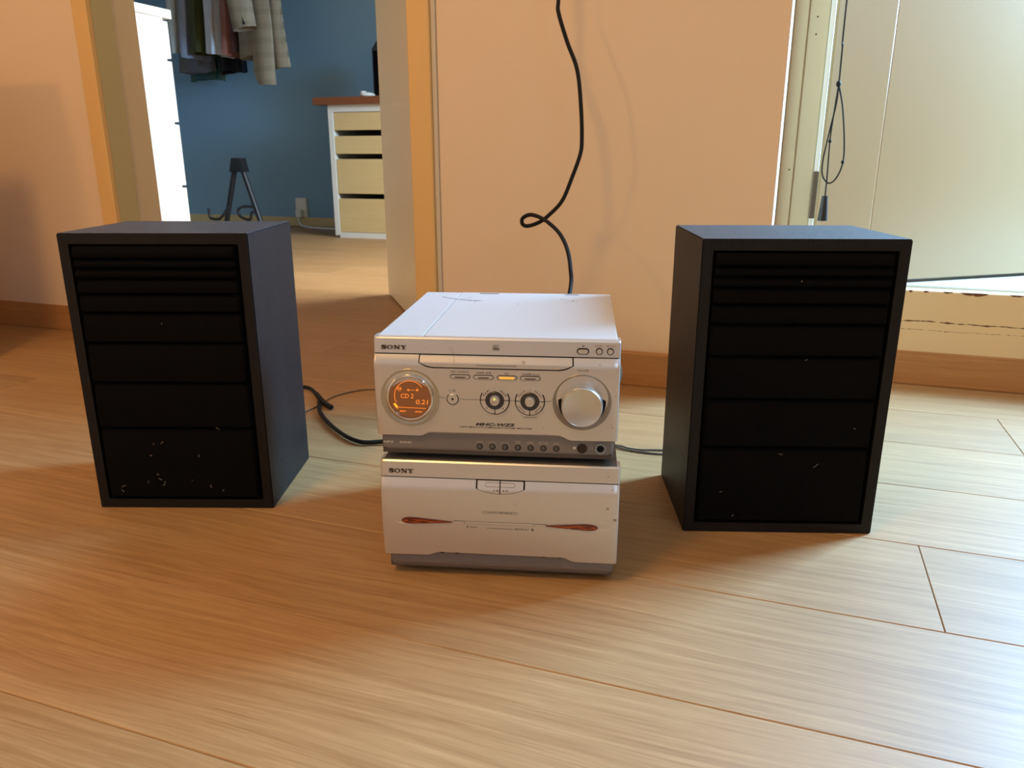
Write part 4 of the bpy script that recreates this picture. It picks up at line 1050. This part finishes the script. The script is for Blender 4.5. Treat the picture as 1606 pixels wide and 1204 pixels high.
garment('trousers', 'black garment hanging low between brick red shirt and checked jacket', 'trousers', -3.285, .13, .17, -3.29, .09, .925, fab('black_cloth', '#0E0E14'), 9, hx_=.06, cy=RY2 - .06, amp=.010, folds=6)
def tweed():
    m = bpy.data.materials.new('checked_tweed'); m.use_nodes = True
    N = m.node_tree.nodes; L = m.node_tree.links; b = N['Principled BSDF']; b.inputs['Roughness'].default_value = .95; b.inputs['Specular IOR Level'].default_value = .15
    tc = N.new('ShaderNodeTexCoord'); sp = N.new('ShaderNodeSeparateXYZ'); L.new(tc.outputs['Object'], sp.inputs[0])
    def band(sock, freq, duty):
        a = N.new('ShaderNodeMath'); a.operation = 'MULTIPLY'; a.inputs[1].default_value = freq; L.new(sock, a.inputs[0])
        f = N.new('ShaderNodeMath'); f.operation = 'FRACT'; L.new(a.outputs[0], f.inputs[0])
        l = N.new('ShaderNodeMath'); l.operation = 'LESS_THAN'; l.inputs[1].default_value = duty; L.new(f.outputs[0], l.inputs[0]); return l.outputs[0]
    def op(o, p, q):
        a = N.new('ShaderNodeMath'); a.operation = o; L.new(p, a.inputs[0])
        if isinstance(q, float): a.inputs[1].default_value = q
        else: L.new(q, a.inputs[1])
        return a.outputs[0]
    fx, fz = band(sp.outputs[0], 150, .5), band(sp.outputs[2], 150, .5)
    bx, bz_ = band(sp.outputs[0], 14, .42), band(sp.outputs[2], 14, .42)
    s = op('ADD', op('MULTIPLY', fx, op('ADD', op('MULTIPLY', bx, .28), .22)), op('MULTIPLY', fz, op('ADD', op('MULTIPLY', bz_, .28), .22)))
    r = N.new('ShaderNodeValToRGB'); r.color_ramp.elements[0].color = (*lin('#A3967E'), 1); r.color_ramp.elements[1].color = (*lin('#5F5442'), 1)
    L.new(s, r.inputs[0]); L.new(r.outputs[0], b.inputs['Base Color']); return m
TW = tweed()
jx, jz = -2.85, .81
jk_ = thing('jacket', 'beige checked tweed jacket hanging at the right end of the clothes', 'jacket', (jx, ry - .1, jz), 0, 'clothes on the bedroom rail')
bm = cloth(bmesh.new(), -.03, .22, .22, -.052, .06, .18, rz_ - .05 - jz, .155, 31, amp=.010, folds=4); link('body', bm, TW, jk_, smooth=True)
def sheet(pts_fn, y0, th, nx=10, nz=18, seed=0, amp=.008):
    """hanging cloth panel with thickness, pts_fn(u,v) -> x,z"""
    rr = random.Random(seed); p1, p2 = rr.uniform(0, 6), rr.uniform(0, 6); bm = bmesh.new(); F = []; K = []
    for j in range(nz + 1):
        rf = []; rk = []
        for i in range(nx + 1):
            u, v = i / nx, j / nz; x, z = pts_fn(u, v)
            y = y0 + amp * v * math.sin(5 * u + p1) + .006 * math.sin(7 * v + p2) + .012 * (2 * u - 1) ** 4
            rf.append(bm.verts.new((x, y, z))); rk.append(bm.verts.new((x, y + th, z)))
        F.append(rf); K.append(rk)
    for j in range(nz):
        for i in range(nx):
            bm.faces.new((F[j][i], F[j + 1][i], F[j + 1][i + 1], F[j][i + 1])); bm.faces.new((K[j][i], K[j][i + 1], K[j + 1][i + 1], K[j + 1][i]))
        for i in (0, nx): bm.faces.new((F[j][i], K[j][i], K[j + 1][i], F[j + 1][i]))
    for j in (0, nz):
        for i in range(nx): bm.faces.new((F[j][i], F[j][i + 1], K[j][i + 1], K[j][i]))
    return bm
def flap(u, v):
    zt = rz_ - .07 - jz; x = -.055 + .03 * v + u * (.15 - .015 * v); zb = .004 + .10 * max(0, .35 - u) ** 2 / .1225 * .7
    return x, zt + (zb - zt) * v
link('front_flap', sheet(flap, -.07, .012, seed=3), TW, jk_, smooth=True)
def backp(u, v):
    zt = rz_ - .07 - jz; return .03 + u * (.075 + .055 * v) + .015 * v, zt + (.085 + .012 * u - zt) * v
link('back_flap', sheet(backp, -.02, .014, seed=8), TW, jk_, smooth=True)
sv = bmesh.new()
R_ = []
for k in range(15):
    u = k / 14; z = (rz_ - .09 - jz) + (.283 - (rz_ - .09 - jz)) * u; cx = -.065 + .055 * u ** 1.6; rw = .078 - .010 * u; rd_ = .055 - .008 * u
    R_.append([sv.verts.new((cx + rw * math.cos(2 * PI * i / 24) + .004 * math.sin(9 * u + i), -.115 - .01 * math.sin(3 * u) + rd_ * math.sin(2 * PI * i / 24), z + .14 * u * (rw * math.cos(2 * PI * i / 24)))) for i in range(24)])
for a, b in zip(R_, R_[1:]):
    for i in range(24): sv.faces.new((a[i], a[(i + 1) % 24], b[(i + 1) % 24], b[i]))
last = R_[-1]; c = sum((v.co for v in last), Vector()) / 24; inn = [sv.verts.new(c + (v.co - c) * .8 + Vector((0, 0, .04))) for v in last]
for i in range(24): sv.faces.new((last[i], last[(i + 1) % 24], inn[(i + 1) % 24], inn[i]))
sv.faces.new(inn[::-1]); sv.faces.new(R_[0])
s = link('sleeve', sv, TW, jk_, smooth=True)
for q in range(4): link('cuff_button', lathe(bmesh.new(), .000 + .005 * q, -.160, .330 - .013 * q + .014, [(.008, -.004), (.008, .002), (.006, .003), (0, .002)], 16), BLK, s, smooth=True)
h = bmesh.new(); zt = rz_ - .05 - jz
tube(h, smooth_path([(-.04, .10, zt - .03), (-.04, .10, zt + .035), (-.04, .087, zt + .055), (-.04, .10, zt + .064), (-.04, .116, zt + .053)], 5), .0022, 6); tube(h, [(-.12, .09, zt - .04), (-.04, .10, zt - .015), (.07, .09, zt - .04)], .008, 6)
link('hanger', h, ALU, jk_, smooth=True)
